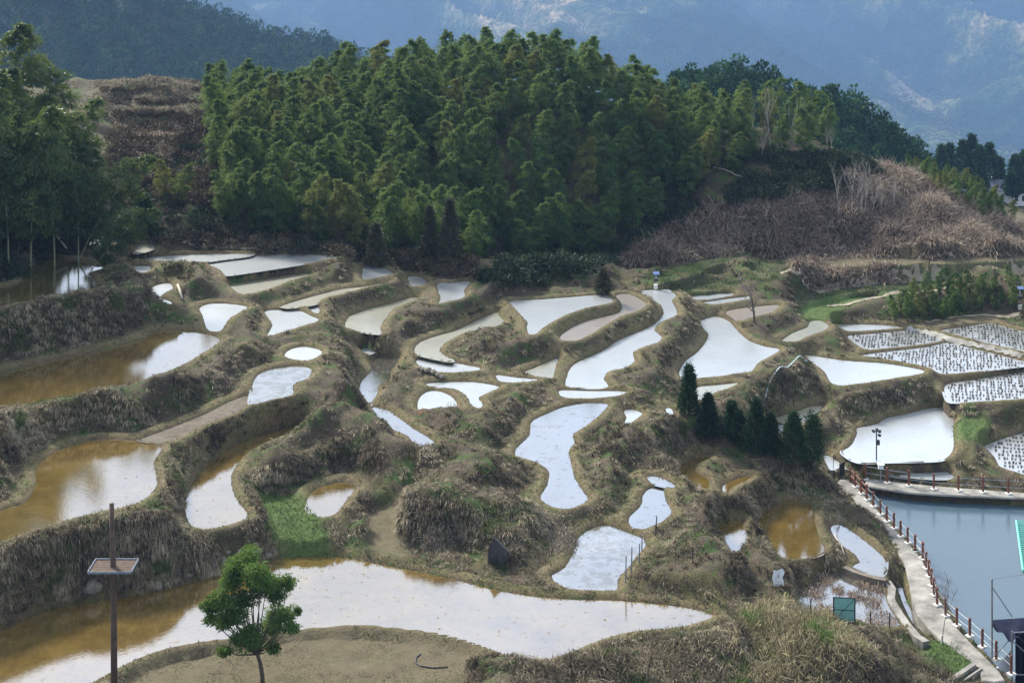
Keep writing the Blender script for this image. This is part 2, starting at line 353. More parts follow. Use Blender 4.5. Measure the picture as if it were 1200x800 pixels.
for k,(poly,z,kind,bed) in enumerate(PW):
    x0,y0=poly.min(0)-M; x1,y1=poly.max(0)+M
    i0,i1=np.searchsorted(gx,[x0,x1]); j0,j1=np.searchsorted(gy,[y0,y1])
    sl=(slice(j0,j1),slice(i0,i1))
    d,ins=dist_inside(poly,GX[sl],GY[sl])
    dd=np.where(ins,0,d)
    w=np.maximum(0,1/(dd+.35)**PW_-1/(M+.35)**PW_)*math.exp(.9*z)
    num[sl]+=w*z; den[sl]+=w; w=w*math.exp(-.9*z); nu2[sl]+=w*z; de2[sl]+=w
    if kind=='w': DP[sl]=np.minimum(DP[sl],dd)
    both=ins&(INS[sl]>=0)
    both&=(np.abs(GX[sl])<GY[sl]/3.0)
    if both.sum()>20:
        print('OVERLAP',k,np.unique(INS[sl][both]),both.sum())
    I=INS[sl]; ZI=ZTOP[sl]; g_=ins&(z>ZI); I[g_]=k; ZI[g_]=z; Dn=DIN[sl]; Dn[g_]=d[g_]
    if kind in('grass',): GRASS[sl]=np.maximum(GRASS[sl],sstep(1.2,0,dd))
    if kind in('dull',): GRASS[sl]=np.maximum(GRASS[sl],.3*sstep(1.2,0,dd))
    if kind=='field': FIELD[sl]=np.maximum(FIELD[sl],sstep(.8,0,dd))
zav=np.where(de2>1e-9,nu2/np.maximum(de2,1e-9),H0); w0=np.exp(.9*np.minimum(H0,zav+.6))/4.2**PW_
H=(num+w0*H0)/(den+w0)
free=INS<0
dfree=np.where(free,DP,0)
H=H+np.where(free,(fbm(GX/6.5,GY/6.5,3,211)*2.4+.35)*sstep(1.8,5.0,DP)+(.60+1.35*fbm(GX/2.6,GY/2.6,2,411))*np.where((GY<88)&(GX*F/np.maximum(GY,1)+600>870),0,1)*np.where(GY>104,.75,1)*np.where((GY>121)&(GX*F/np.maximum(GY,1)+600>760),.0,1)*sstep(.85,2.3,DP)*(DP<12)*(GY<135)*np.where((FIELD>.3)|(GRASS>.3),0,1),0)
# rounded bund crown beside the water, lumpy banks further off
H=H+np.where(free,.20*np.exp(-((DP-.45)/.42)**2),0)
nz=fbm(GX/3.1,GY/3.1,4,11)*1.1+fbm(GX/.9,GY/.9,3,31)*.42
ridged=(.5-np.abs(fbm(GX/1.9,GY/1.9,2,77)))*.5
nz*=np.where((GY>123)&(GX*F/np.maximum(GY,1)+600>760)&(GY<146),.35,1)
H=H+np.where(free,(nz*.55+ridged*.55-.10)*sstep(.5,3.2,DP)*np.where((FIELD>.5)|((GY>157)&(GY<218)&(GX*F/np.maximum(GY,1)+600<268)),.12,1)*np.where(GRASS>.8,.4,1),0)
H=H+np.where(free,fbm(GX/.6,GY/.6,2,41)*.10*sstep(0,.4,DP),0)
# keep every bank and bund below the sight lines to the water the photo shows behind it
us=np.arange(-80,1290,3.0); yb=np.arange(60,165,.25); VM=np.full((len(us),len(yb)),-1e3)
for k,(px,z,*_r) in enumerate(PONDS+[f for f in FLATS if f[2] in('grass','slab')]):
    pp=smooth_poly(px,1); n=len(pp)
    for iu,u in enumerate(us):
        for i in range(n):
            (a0,b0),(a1,b1)=pp[i],pp[(i+1)%n]
            if (a0>u)!=(a1>u):
                v=b0+(b1-b0)*(u-a0)/(a1-a0); Y1=F*(CAM_Z-z)/(v-VH)
                j=np.searchsorted(yb,Y1)-1
                if j>=0: VM[iu,min(j,len(yb)-1)]=max(VM[iu,min(j,len(yb)-1)],v)
VM=np.maximum.accumulate(VM[:,::-1],axis=1)[:,::-1]
U=GX*F/np.maximum(GY,1)+600
iu=np.clip(((U+80)/3).round().astype(int),0,len(us)-1); iy=np.clip(np.searchsorted(yb,GY),0,len(yb)-1)
vm=np.maximum(VM[iu,iy],np.maximum(VM[np.clip(iu-1,0,None),iy],VM[np.clip(iu+1,None,len(us)-1),iy]))
HM=CAM_Z-(vm-VH)*GY/F+.22
cut=free&(U>-70)&(U<1280)&(GY<165)&(GY>60)&(vm>-100)&(H>HM)
PRE=H.copy()
H=np.where(cut,HM-np.abs(fbm(GX/1.1,GY/1.1,3,421))*.5*sstep(.5,1.5,DP),H)
for k,(poly,z,kind,bed) in enumerate(PW):
    m=INS==k
    if kind=='w': H[m]=z+.20*np.exp(-((DIN[m]+.45)/.42)**2)-.45*sstep(0,.55,DIN[m])
    elif kind=='slab': H[m]=z
    else: H[m]=z+ (fbm(GX[m]/1.5,GY[m]/1.5,3,3)*.16)
def ground(x,y):
    x=np.atleast_1d(np.asarray(x,float)); y=np.atleast_1d(np.asarray(y,float))
    i=np.clip(np.searchsorted(gx,x)-1,0,len(gx)-2); j=np.clip(np.searchsorted(gy,y)-1,0,len(gy)-2)
    fx=(x-gx[i])/(gx[i+1]-gx[i]); fy=(y-gy[j])/(gy[j+1]-gy[j])
    return (H[j,i]*(1-fx)+H[j,i+1]*fx)*(1-fy)+(H[j+1,i]*(1-fx)+H[j+1,i+1]*fx)*fy
def gz(x,y): return float(ground(x,y)[0])
def samp(A,x,y):
    i=np.clip(np.searchsorted(gx,x),0,len(gx)-1); j=np.clip(np.searchsorted(gy,y),0,len(gy)-1)
    return A[j,i]
def hit(u,v,Ys=None):                        # where a photo pixel's ray meets the ground
    Ys=np.arange(66,700,.15) if Ys is None else Ys
    xs=(u-600)*Ys/F; zs=CAM_Z-(v-VH)*Ys/F
    g=ground(xs,Ys); m=np.nonzero(g>=zs)[0]
    k=m[0] if len(m) else len(Ys)-1
    return Vector((xs[k],Ys[k],g[k]))
# ---------------------------------------------------------------- ground sheet
def mat_ground():
    k=N('earth_and_dry_grass')
    p=k.pos()
    nrm=k.n('ShaderNodeNewGeometry').outputs['Normal']
    up=k.n('ShaderNodeSeparateXYZ'); k.set(up.inputs[0],nrm); up=up.outputs['Z']
    big=k.noise(.35,4,.6); mid=k.noise(1.6,5,.65); fine=k.noise(9,5,.7)
    st=k.n('ShaderNodeMapping'); k.set(st.inputs['Vector'],p); st.inputs['Scale'].default_value=(1,1,.22)
    fib=k.noise(14,3,.7,st.outputs[0],.6)
    dry=k.ramp(fib,[(.30,(.022,.017,.010)),(.5,(.075,.058,.036)),(.74,(.22,.18,.115))])
    dry=k.mix(k.ramp(mid,[(.42,(0,)),(.62,(1,))]),dry,k.ramp(fine,[(.3,(.026,.020,.014)),(.7,(.095,.075,.054))]))
    soil=k.ramp(fine,[(.25,(.012,.009,.006)),(.5,(.034,.025,.016)),(.8,(.09,.068,.042))])
    red=k.ramp(fine,[(.3,(.10,.045,.02)),(.7,(.22,.10,.05))])
    gr=k.ramp(fine,[(.25,(.012,.026,.006)),(.5,(.035,.075,.014)),(.8,(.085,.15,.03))])
    moss=k.ramp(fine,[(.25,(.025,.024,.008)),(.5,(.07,.066,.022)),(.8,(.15,.135,.055))])
    steep=k.ramp(k.math('ADD',up,k.math('MULTIPLY',k.math('SUBTRACT',mid,.5),.5)),[(.55,(1,)),(.88,(0,))])
    base=k.mix(k.math('MULTIPLY',steep,.8),dry,soil)
    base=k.mix(k.math('MULTIPLY',k.ramp(big,[(.5,(0,)),(.62,(1,))]),.6),base,moss)
    green=k.ramp(k.noise(.55,4,.7),[(.51,(0,)),(.62,(1,))])
    base=k.mix(k.math('MULTIPLY',green,.75),base,gr)
    rd=k.ramp(k.noise(.42,3,.7,k.n('ShaderNodeMapping',i_Vector=p,i_Location=(31,7,3)).outputs[0]),[(.66,(0,)),(.72,(1,))])
    base=k.mix(k.math('MULTIPLY',rd,.55),base,red)
    bund=k.attr('bund')                      # trodden crowns round the water
    bc=k.mix(k.ramp(mid,[(.4,(0,)),(.6,(1,))]),k.ramp(fine,[(.3,(.09,.068,.036)),(.7,(.26,.205,.12))]),k.ramp(fine,[(.3,(.06,.06,.02)),(.7,(.17,.16,.07))]))
    bc=k.mix(k.math('MULTIPLY',k.ramp(k.noise(3.4,4,.7),[(.50,(0,)),(.60,(1,))]),.7),bc,k.ramp(fine,[(.3,(.02,.015,.009)),(.7,(.075,.055,.03))]))
    base=k.mix(k.math('MULTIPLY',bund,.85),base,bc)
    wet=k.attr('wet')
    base=k.mix(k.math('MULTIPLY',wet,.5),base,k.ramp(fine,[(.3,(.05,.030,.014)),(.7,(.12,.075,.035))]))
    base=k.mix(k.math('MULTIPLY',k.attr('field'),.85),base,k.ramp(k.math('ADD',k.math('MULTIPLY',fine,.5),k.math('MULTIPLY',mid,.5)),[(.3,(.075,.058,.036)),(.5,(.12,.10,.058)),(.7,(.17,.14,.09))]))
    base=k.mix(k.math('MULTIPLY',k.attr('grass'),.9),base,k.ramp(fine,[(.2,(.03,.05,.012)),(.5,(.06,.10,.025)),(.8,(.12,.17,.05))]))
    nb=k.bump(k.math('ADD',k.math('MULTIPLY',fib,.6),fine),.9,.12)
    return k.fin(k.bsdf(base,.9,.15,nb))
def edge_w(d,a,b): return sstep(b,a,d)
bund_a=(np.where(free,1,0)*edge_w(DP+.5*fbm(GX/1.2,GY/1.2,2,401),.35,.95)).astype(np.float32)
wet_a=(np.where(free,1,.0)*edge_w(DP,.05,.3)).astype(np.float32)
wet_a=np.maximum(wet_a,np.where(INS>=0,1,0)*np.where(WET>0,1,0))
ny,nx=GX.shape
V=np.stack([GX,GY,H],-1).reshape(-1,3)
idx=np.arange(ny*nx).reshape(ny,nx)
Fq=np.stack([idx[:-1,:-1],idx[:-1,1:],idx[1:,1:],idx[1:,:-1]],-1).reshape(-1,4)
tag(link('ground',mesh_np('ground',V,Fq,mat_ground(),True,{'bund':bund_a.ravel(),'wet':wet_a.ravel(),'grass':GRASS.ravel(),'field':FIELD.ravel()})),kind='structure')
print('ground verts',len(V))

# ---------------------------------------------------------------- water
def mat_water(name,bed,lo,fleck=.35,refl=.20,mul=1.3,rip=.03,murk=1.0,ro=.05):
    k=N(name)
    n1=k.noise(.45,4,.65); n2=k.noise(3.2,5,.7)
    c=k.mix(k.ramp(k.math('ADD',k.math('MULTIPLY',n1,.55),k.math('MULTIPLY',n2,.45)),[(.40,(0,)),(.60,(1,))]),lo,bed)
    dif=k.bsdf(c,.9,.0)
    fr=k.n('ShaderNodeFresnel'); fr.inputs['IOR'].default_value=1.33
    fac=k.math('ADD',k.math('MULTIPLY',fr.outputs[0],mul),refl,True)
    # mud, weed and stubble bits breaking the surface
    st=k.n('ShaderNodeMapping',i_Vector=k.pos()); st.inputs['Scale'].default_value=(1,1.0,1)
    f1=k.noise(1.1,6,.78,st.outputs[0]); f2=k.noise(3.4,3,.6)
    patch=k.ramp(f1,[(.60-.12*fleck,(0,)),(.66-.12*fleck,(1,))])
    spk=k.ramp(f2,[(.665,(0,)),(.70,(1,))])
    matte=k.math('MAXIMUM',k.math('MULTIPLY',patch,.28),k.math('MULTIPLY',spk,.8))
    fac=k.math('MULTIPLY',fac,k.math('SUBTRACT',1.0,matte))
    gl=k.n('ShaderNodeBsdfGlossy'); gl.inputs['Roughness'].default_value=ro
    gl.inputs['Color'].default_value=(.95,.97,1,1)
    w=k.noise(9.0,2,.5); k.set(gl.inputs['Normal'],k.bump(w,rip,.1))
    mx=k.n('ShaderNodeMixShader'); k.set(mx.inputs[0],fac); k.set(mx.inputs[1],dif); k.set(mx.inputs[2],gl.outputs[0])
    return k.fin(mx.outputs[0])
WM={GREY+20:mat_water('mottled_water',(.12,.11,.08),(.05,.048,.035),1.0,.33),BROWN:mat_water('muddy_brown_water',(.15,.10,.026),(.085,.054,.014),.1,.31),
    OLIVE:mat_water('olive_water',(.09,.075,.022),(.045,.04,.014),.35),
    GREY:mat_water('clear_shallow_water',(.075,.07,.055),(.05,.045,.034),.3,.33),
    STUB:mat_water('stubble_field_water',(.24,.245,.235),(.19,.19,.18),.1,.34,1.15,.06,1.0,.24),  # bed paled to paint in the bright sky missing from its reflection
    POOL:mat_water('deep_pool_water',(.055,.085,.11),(.05,.08,.10),-1.6,.05,1.1,.10)}
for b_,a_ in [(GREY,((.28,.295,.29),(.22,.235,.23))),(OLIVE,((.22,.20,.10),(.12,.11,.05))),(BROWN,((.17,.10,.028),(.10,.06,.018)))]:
    WM[b_+10]=mat_water('rippled_water',*a_,.15,.34,1.2,.06,1.0,.28)  # grey and olive beds paled to paint in sky reflection missing on far ponds
def mat_mud():
    k=N('wet_mud'); f=k.noise(2.2,6,.75); g=k.noise(.5,3,.6)
    c=k.ramp(f,[(.35,(.03,.022,.013)),(.62,(.085,.063,.037))])
    return k.fin(k.bsdf(c,k.math('ADD',k.math('MULTIPLY',g,.6),.4),.25,k.bump(f,.5,.06)))
WM[MUD]=mat_mud()
for k,(poly,z,kind,bed) in enumerate(PW):
    if kind!='w': continue
    # a little past the outline, tucked under the bund
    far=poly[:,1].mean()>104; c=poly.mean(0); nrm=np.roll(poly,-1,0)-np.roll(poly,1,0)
    nn=np.stack([nrm[:,1],-nrm[:,0]],1); nn/=np.linalg.norm(nn,axis=1)[:,None]+1e-9
    area=.5*np.sum(poly[:,0]*np.roll(poly[:,1],-1)-np.roll(poly[:,0],-1)*poly[:,1])
    ex=poly+nn*(.12 if area>0 else -.12)
    from mathutils.geometry import tessellate_polygon
    def tri_area(pg): 
        ts=tessellate_polygon([[Vector((p[0],p[1],0)) for p in pg]])
        return ts,sum(abs((pg[b][0]-pg[a][0])*(pg[c_][1]-pg[a][1])-(pg[c_][0]-pg[a][0])*(pg[b][1]-pg[a][1]))/2 for a,b,c_ in ts)
    ts,ar=tri_area(ex)
    if ar<abs(area) or ar>abs(area)*1.6: ex=poly; ts,ar=tri_area(ex)
    print('pond',k,round(abs(area)),round(ar))
    m=MB(); m.add([(p[0],p[1],z) for p in ex],[t if (ex[t[1]][0]-ex[t[0]][0])*(ex[t[2]][1]-ex[t[0]][1])-(ex[t[2]][0]-ex[t[0]][0])*(ex[t[1]][1]-ex[t[0]][1])>0 else t[::-1] for t in map(tuple,ts)])
    import bmesh
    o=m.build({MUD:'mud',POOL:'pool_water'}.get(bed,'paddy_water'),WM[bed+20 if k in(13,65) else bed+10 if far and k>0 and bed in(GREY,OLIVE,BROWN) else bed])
    tag(o,kind='structure')

# ---------------------------------------------------------------- camera, sky, sun
cam=bpy.data.cameras.new('camera'); co=bpy.data.objects.new('camera',cam); COL.objects.link(co)
co.location=(0,0,CAM_Z); co.rotation_euler=(R(90),0,0)
cam.sensor_width=36; cam.lens=36*F/1200; cam.shift_y=-(400-VH)/1200; cam.clip_end=20000; cam.clip_start=1
SC.camera=co
SUN_EL,SUN_AZ=38,-38                          # sun behind thin cloud, ahead and a little left (azimuth from +Y)
W=bpy.data.worlds.new('World'); SC.world=W; W.use_nodes=True; nt=W.node_tree; nt.nodes.clear()
def wn(ty,**kw):
    n=nt.nodes.new(ty)
    for a,b in kw.items(): setattr(n,a,b)
    return n
sky=wn('ShaderNodeTexSky',sky_type='NISHITA',sun_disc=False); sky.sun_elevation=R(SUN_EL); sky.sun_rotation=R(SUN_AZ); sky.dust_density=2.5; sky.altitude=400
tc=wn('ShaderNodeTexCoord')
dot=wn('ShaderNodeVectorMath',operation='DOT_PRODUCT'); nt.links.new(tc.outputs['Generated'],dot.inputs[0])
sd=Vector((math.sin(R(SUN_AZ))*math.cos(R(22)),math.cos(R(SUN_AZ))*math.cos(R(22)),math.sin(R(22)))); 
dot.inputs[1].default_value=(0.0*sd.x+.0,math.cos(R(16)),math.sin(R(16)))
rp=wn('ShaderNodeValToRGB'); cr=rp.color_ramp
cr.elements[0].position=0.0; cr.elements[0].color=(2.6,3.0,3.7,1)
cr.elements[1].position=1.0; cr.elements[1].color=(3.0,3.3,3.75,1)
e=cr.elements.new(.62); e.color=(4.2,4.7,5.6,1)
e=cr.elements.new(.90); e.color=(3.0,3.3,3.75,1)
nt.links.new(dot.outputs['Value'],rp.inputs[0])
mp=wn('ShaderNodeMapping'); mp.inputs['Scale'].default_value=(1,1,2.6); nt.links.new(tc.outputs['Generated'],mp.inputs[0])
no=wn('ShaderNodeTexNoise'); no.inputs['Scale'].default_value=3.0; no.inputs['Detail'].default_value=6; nt.links.new(mp.outputs[0],no.inputs[0])
cv=wn('ShaderNodeValToRGB'); cv.color_ramp.elements[0].position=.22; cv.color_ramp.elements[0].color=(.45,.45,.45,1); cv.color_ramp.elements[1].position=.5
nt.links.new(no.outputs[0],cv.inputs[0])
mx=wn('ShaderNodeMix',data_type='RGBA'); nt.links.new(cv.outputs[0],mx.inputs[0]); nt.links.new(sky.outputs[0],mx.inputs[6]); nt.links.new(rp.outputs[0],mx.inputs[7])
bg=wn('ShaderNodeBackground'); bg.inputs[1].default_value=.1; nt.links.new(mx.outputs[2],bg.inputs[0])
wo=wn('ShaderNodeOutputWorld'); nt.links.new(bg.outputs[0],wo.inputs[0])
sl=bpy.data.lights.new('sun','SUN'); sl.energy=2.7; sl.angle=R(10); sl.color=(1,.95,.86)
so=bpy.data.objects.new('sun',sl); COL.objects.link(so); so.location=(-60,200,120)
so.rotation_euler=Vector((math.sin(R(SUN_AZ))*math.cos(R(SUN_EL)),math.cos(R(SUN_AZ))*math.cos(R(SUN_EL)),math.sin(R(SUN_EL)))).to_track_quat('Z','Y').to_euler()
SC.view_settings.view_transform='Standard'; SC.view_settings.look='None'; SC.view_settings.gamma=1; SC.view_settings.exposure=1.95
SC.render.engine='CYCLES'; SC.cycles.max_bounces=6; SC.cycles.diffuse_bounces=2; SC.cycles.glossy_bounces=2; SC.cycles.transparent_max_bounces=6; SC.cycles.volume_bounces=0
# ---------------------------------------------------------------- grass and undergrowth
def pip(px, u, v):
    ins=np.zeros(np.shape(u),bool); n=len(px)
    for i in range(n):
        (ax,ay),(bx,by)=px[i],px[(i+1)%n]
        if ay!=by: ins ^= ((ay>v)!=(by>v)) & (u < (bx-ax)*(v-ay)/(by-ay)+ax)
    return ins
def proj(x,y,z): return x*F/y+600, F*(CAM_Z-z)/y+VH
def gnormal(x,y,e=.3):
    gx_=(ground(x+e,y)-ground(x-e,y))/(2*e); gy_=(ground(x,y+e)-ground(x,y-e))/(2*e)
    n=np.stack([-gx_,-gy_,np.ones_like(gx_)],1); return n/np.linalg.norm(n,axis=1)[:,None]
def unit(a): return a/(np.linalg.norm(a,axis=1)[:,None]+1e-9)
def blades(base, d0, L, Wd, droop):
    """curved blades of two quads each"""
    n=len(base); L=L[:,None]; side=unit(np.cross(d0,rng.normal(size=(n,3))))*Wd[:,None]*.5
    d1=unit(d0+np.array([0,0,-1.])*droop[:,None]); 
    m=base+d0*L*.5; t=m+d1*L*.55
    V=np.stack([base-side,base+side,m-side*.8,m+side*.8,t-side*.15,t+side*.15],1).reshape(-1,3)
    i=np.arange(n)[:,None]*6
    return V, np.concatenate([i+[0,1,3,2], i+[2,3,5,4]],1).reshape(-1,4)
def leaves(c, d, L, Wd, nrm=None):
    n=len(c); d=unit(d); r=rng.normal(size=(n,3)) if nrm is None else nrm
    s=unit(np.cross(d,r))*(Wd[:,None]*.5); L=L[:,None]
    V=np.stack([c,c+d*L*.42+s,c+d*L,c+d*L*.42-s],1).reshape(-1,3)
    return V, (np.arange(n)[:,None]*4+np.array([0,1,2,3]))
def mat_blades(name, stops, rough=.75, trans=.25, hue_scale=.25, tint=None):
    k=N(name); r=k.attr('rnd'); h=k.noise(hue_scale,3,.6)
    c=k.ramp(k.math('ADD',k.math('MULTIPLY',r,.62),k.math('MULTIPLY',h,.38)),stops)
    if tint: c=k.mix(k.ramp(k.noise(tint[0],3,.6),[(tint[1],(0,)),(tint[1]+.08,(1,))]),c,tint[2])
    b=k.bsdf(c,rough,.2)
    t=k.n('ShaderNodeBsdfTranslucent'); k.set(t.inputs[0],c)
    m=k.n('ShaderNodeMixShader'); m.inputs[0].default_value=trans; k.set(m.inputs[1],b); k.set(m.inputs[2],t.outputs[0])
    return k.fin(m.outputs[0])
MDRY=mat_blades('dry_grass',[(.2,(.022,.017,.011)),(.40,(.065,.051,.032)),(.58,(.16,.13,.082)),(.78,(.38,.325,.22))],tint=(.5,.56,(.065,.085,.025)))
MTURF=mat_blades('turf',[(.25,(.03,.028,.012)),(.5,(.085,.078,.032)),(.75,(.19,.165,.085))],hue_scale=.8,tint=(.45,.52,(.05,.085,.018)))
MGREEN=mat_blades('green_grass',[(.25,(.02,.038,.010)),(.5,(.05,.09,.022)),(.8,(.12,.18,.05))])
MSILV=mat_blades('silvergrass',[(.25,(.05,.037,.028)),(.45,(.145,.108,.078)),(.62,(.28,.22,.16)),(.8,(.46,.38,.29))],hue_scale=.12)

def scatter(n, x0,x1,y0,y1): return rng.uniform(x0,x1,n), rng.uniform(y0,y1,n)
def stuff(name, V, Fc, mat, rnd, label=None):
    return tag(link(name,mesh_np(name,V,Fc,mat,False,{'rnd':rnd})),label,None,None,'stuff')
# hanging dry grass on the banks
def bank_grass():
    n=1100000
    u=rng.uniform(-60,1260,n); y=1/np.sqrt(rng.uniform(1/158.**2,1/67.**2,n)); x=(u-600)*y/F
    dp=samp(DP,x,y); ins=samp(INS,x,y); fld=samp(FIELD,x,y); grs=samp(GRASS,x,y)
    nn=gnormal(x,y,.35); steep=1-nn[:,2]
    clump=fbm(x/.9,y/.9,3,51); by=np.interp(u,BU,BY)
    pr=(.10+1.5*np.clip(steep*1.6,0,1))*np.clip(.6+1.5*clump,.05,1.4)*(y<by+9)*np.clip(1/np.maximum(nn[:,2],.2),1,3.5)
    k=(ins<0)&(dp>.55)&(fld<.5)&(grs<.4)&(rng.uniform(0,1,n)<pr*.34)
    x,y,nn,dp=x[k],y[k],nn[k],dp[k]; n=len(x); z=ground(x,y)
    jit=rng.normal(size=(n,3))*.42
    # blades of one tuft lean alike
    lean=np.stack([fbm(x/.5,y/.5,2,61),fbm(x/.5,y/.5,2,71),np.zeros(n)],1)*1.3
    d0=unit(nn*.75+np.array([0,0,.35])+jit+lean); d0[:,2]=np.abs(d0[:,2])*.8+.05
    st=np.clip((1-nn[:,2])*2,0,1)
    L=rng.uniform(.16,.46,n)*(1+.5*st)*np.clip(.7+1.2*fbm(x/1.3,y/1.3,2,91),.4,1.6); sc=y/95.
    V,Fc=blades(np.stack([x,y,z-.03],1),d0,L,rng.uniform(.022,.042,n)*sc*1.15,.5+1.4*st*rng.uniform(.3,1,n))
    r=np.repeat(np.clip(.5+.55*fbm(x/.7,y/.7,3,81)+rng.normal(size=n)*.17,0,1),6)
    print('bank blades',n); stuff('dry_bank_grass',V,Fc,MDRY,r)
bank_grass()
def tussocks():
    n=210000; per=13
    u=rng.uniform(-60,1260,n); y=1/np.sqrt(rng.uniform(1/158.**2,1/67.**2,n)); x=(u-600)*y/F
    dp=samp(DP,x,y); ins=samp(INS,x,y); fld=samp(FIELD,x,y); grs=samp(GRASS,x,y)
    nn=gnormal(x,y,.4); steep=1-nn[:,2]; by=np.interp(u,BU,BY); cl=fbm(x/2.4,y/2.4,3,151)
    pr=(.16+1.6*np.clip(steep*1.8,0,1))*np.clip(.55+1.6*cl,.04,1.3)*(y<by+6)*np.clip(1/np.maximum(nn[:,2],.2),1,3)
    k=(ins<0)&((dp>.5)|((dp>.12)&(steep>.35)))&(fld<.5)&(grs<.4)&(rng.uniform(0,1,n)<pr*.5)
    x,y,nn=x[k],y[k],nn[k]; n=len(x)
    a=rng.uniform(0,6.28,(n,per)); rr=rng.uniform(0,.13,(n,per))
    X=(x[:,None]+np.cos(a)*rr).ravel(); Y=(y[:,None]+np.sin(a)*rr).ravel(); Z=np.repeat(ground(x,y),per)
    down=np.stack([nn[:,0],nn[:,1],np.zeros(n)],1); s=np.clip((1-nn[:,2])*2.2,0,1)
    fan=np.stack([np.cos(a).ravel(),np.sin(a).ravel(),np.zeros(n*per)],1)
    d0=unit(np.repeat(nn*.5+[0,0,.55]+down*.8,per,0)+fan*.62+rng.normal(size=(n*per,3))*.15)
    size=rng.uniform(.24,.46,n)*(1+.5*s); L=np.repeat(size,per)*rng.uniform(.6,1.15,n*per)
    V,Fc=blades(np.stack([X,Y,Z-.02],1),d0,L,np.repeat(y/95.*.036,per)*rng.uniform(.7,1.3,n*per),np.repeat(.9+1.7*s,per)*rng.uniform(.5,1.2,n*per))
    r=np.clip(np.repeat(.58+.6*fbm(x/1.7,y/1.7,3,181)+rng.normal(size=n)*.13,per)+rng.normal(size=n*per)*.08,0,1)
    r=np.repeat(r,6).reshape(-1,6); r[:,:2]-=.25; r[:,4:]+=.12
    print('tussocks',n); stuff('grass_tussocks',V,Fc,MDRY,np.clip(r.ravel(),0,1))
tussocks()
def turf():
    n=420000
    u=rng.uniform(-40,1240,n); y=1/np.sqrt(rng.uniform(1/150.**2,1/68.**2,n)); x=(u-600)*y/F
    dp=samp(DP,x,y); ins=samp(INS,x,y); fld=samp(FIELD,x,y); grs=samp(GRASS,x,y)
    cl=fbm(x/.8,y/.8,3,52)
    k=(ins<0)&(dp>.02)&(dp<1.3)&(fld<.5)&(grs<.5)&(rng.uniform(0,1,n)<.55+1.2*cl)
    x,y=x[k],y[k]; n=len(x); z=ground(x,y); d0=unit(rng.normal(size=(n,3))*.5+[0,0,.8])
    V,Fc=blades(np.stack([x,y,z-.02],1),d0,rng.uniform(.06,.16,n),rng.uniform(.025,.045,n),rng.uniform(.2,1,n))
    print('turf',n); stuff('bund_turf',V,Fc,MTURF,np.repeat(rng.uniform(0,1,n),6))
turf()
def green():
    n=500000
    u=rng.uniform(-40,1240,n); y=1/np.sqrt(rng.uniform(1/150.**2,1/68.**2,n)); x=(u-600)*y/F
    grs=samp(GRASS,x,y); ins=samp(INS,x,y); dp=samp(DP,x,y)
    g2=fbm(x/2.2,y/2.2,3,77)
    uu,vv=proj(x,y,ground(x,y))
    zone=pip([(380,470),(440,480),(430,560),(370,640),(330,600)],uu,vv)|pip([(420,540),(600,540),(640,600),(560,700),(470,680)],uu,vv)|pip([(880,690),(1160,700),(1160,790),(900,790)],uu,vv)
    k=((grs>.5)&(rng.uniform(0,1,n)<.8))|((ins<0)&(dp>.2)&(g2>.30-.16*zone)&(y<132)&(rng.uniform(0,1,n)<.45))
    x,y,grs=x[k],y[k],grs[k]; n=len(x); z=ground(x,y); d0=unit(rng.normal(size=(n,3))*.5+[0,0,.9])
    V,Fc=blades(np.stack([x,y,z-.02],1),d0,rng.uniform(.08,.24,n),rng.uniform(.02,.045,n),rng.uniform(.2,1.2,n))
    print('green',n); stuff('green_grass',V,Fc,MGREEN,np.repeat(rng.uniform(0,1,n),6))
green()
def clumps(name, px, cnt, per, hmin, hmax, mat, y0=120, y1=175, spread=.35, wd=.05, seed=3, xr=None, droop=(.5,1.8)):
    lo=min(p[0] for p in px); hi=max(p[0] for p in px)
    m=cnt*30; u=rng.uniform(lo,hi,m); y=rng.uniform(y0,y1,m); x=(u-600)*y/F; z=ground(x,y)
    uu,vv=proj(x,y,z); k=pip(px,uu,vv)&(samp(INS,x,y)<0)&(samp(FIELD,x,y)<.5)&(samp(GRASS,x,y)<.3)&(fbm(x/3.5,y/3.5,3,seed)>-.28)
    idx=np.nonzero(k)[0][:cnt]; x,y=x[idx],y[idx]; n=len(x)
    hs=rng.uniform(hmin,hmax,n)*(1+.5*fbm(x/4,y/4,2,seed+5))
    X=np.repeat(x,per)+rng.normal(size=n*per)*spread; Y=np.repeat(y,per)+rng.normal(size=n*per)*spread
    Z=ground(X,Y); tot=n*per
    d0=unit(np.stack([(X-np.repeat(x,per))*1.1,(Y-np.repeat(y,per))*1.1,np.ones(tot)*.9],1)+rng.normal(size=(tot,3))*.18)
    V,Fc=blades(np.stack([X,Y,Z-.05],1),d0,np.repeat(hs,per)*rng.uniform(.6,1.15,tot),wd*rng.uniform(.6,1.4,tot),rng.uniform(*droop,tot))
    rr=np.clip(np.repeat(rng.uniform(.2,.8,n),per)+rng.normal(size=tot)*.12,0,1)
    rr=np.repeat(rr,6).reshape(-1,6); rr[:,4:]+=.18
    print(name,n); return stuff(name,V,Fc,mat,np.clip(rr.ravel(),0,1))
clumps('silvergrass_slope',[(735,310),(790,262),(850,244),(930,225),(1000,205),(1040,198),(1110,228),(1200,268),(1260,300),(1260,306),(1190,303),(1080,296),(970,300),(880,296),(780,305)],5200,26,.9,1.7,MSILV,128,176,.42,.075)
clumps('silvergrass_bank',[(930,312),(960,298),(1050,296),(1130,304),(1145,312),(1060,324),(950,325)],420,26,.9,1.5,MSILV,125,160,.4,.07)
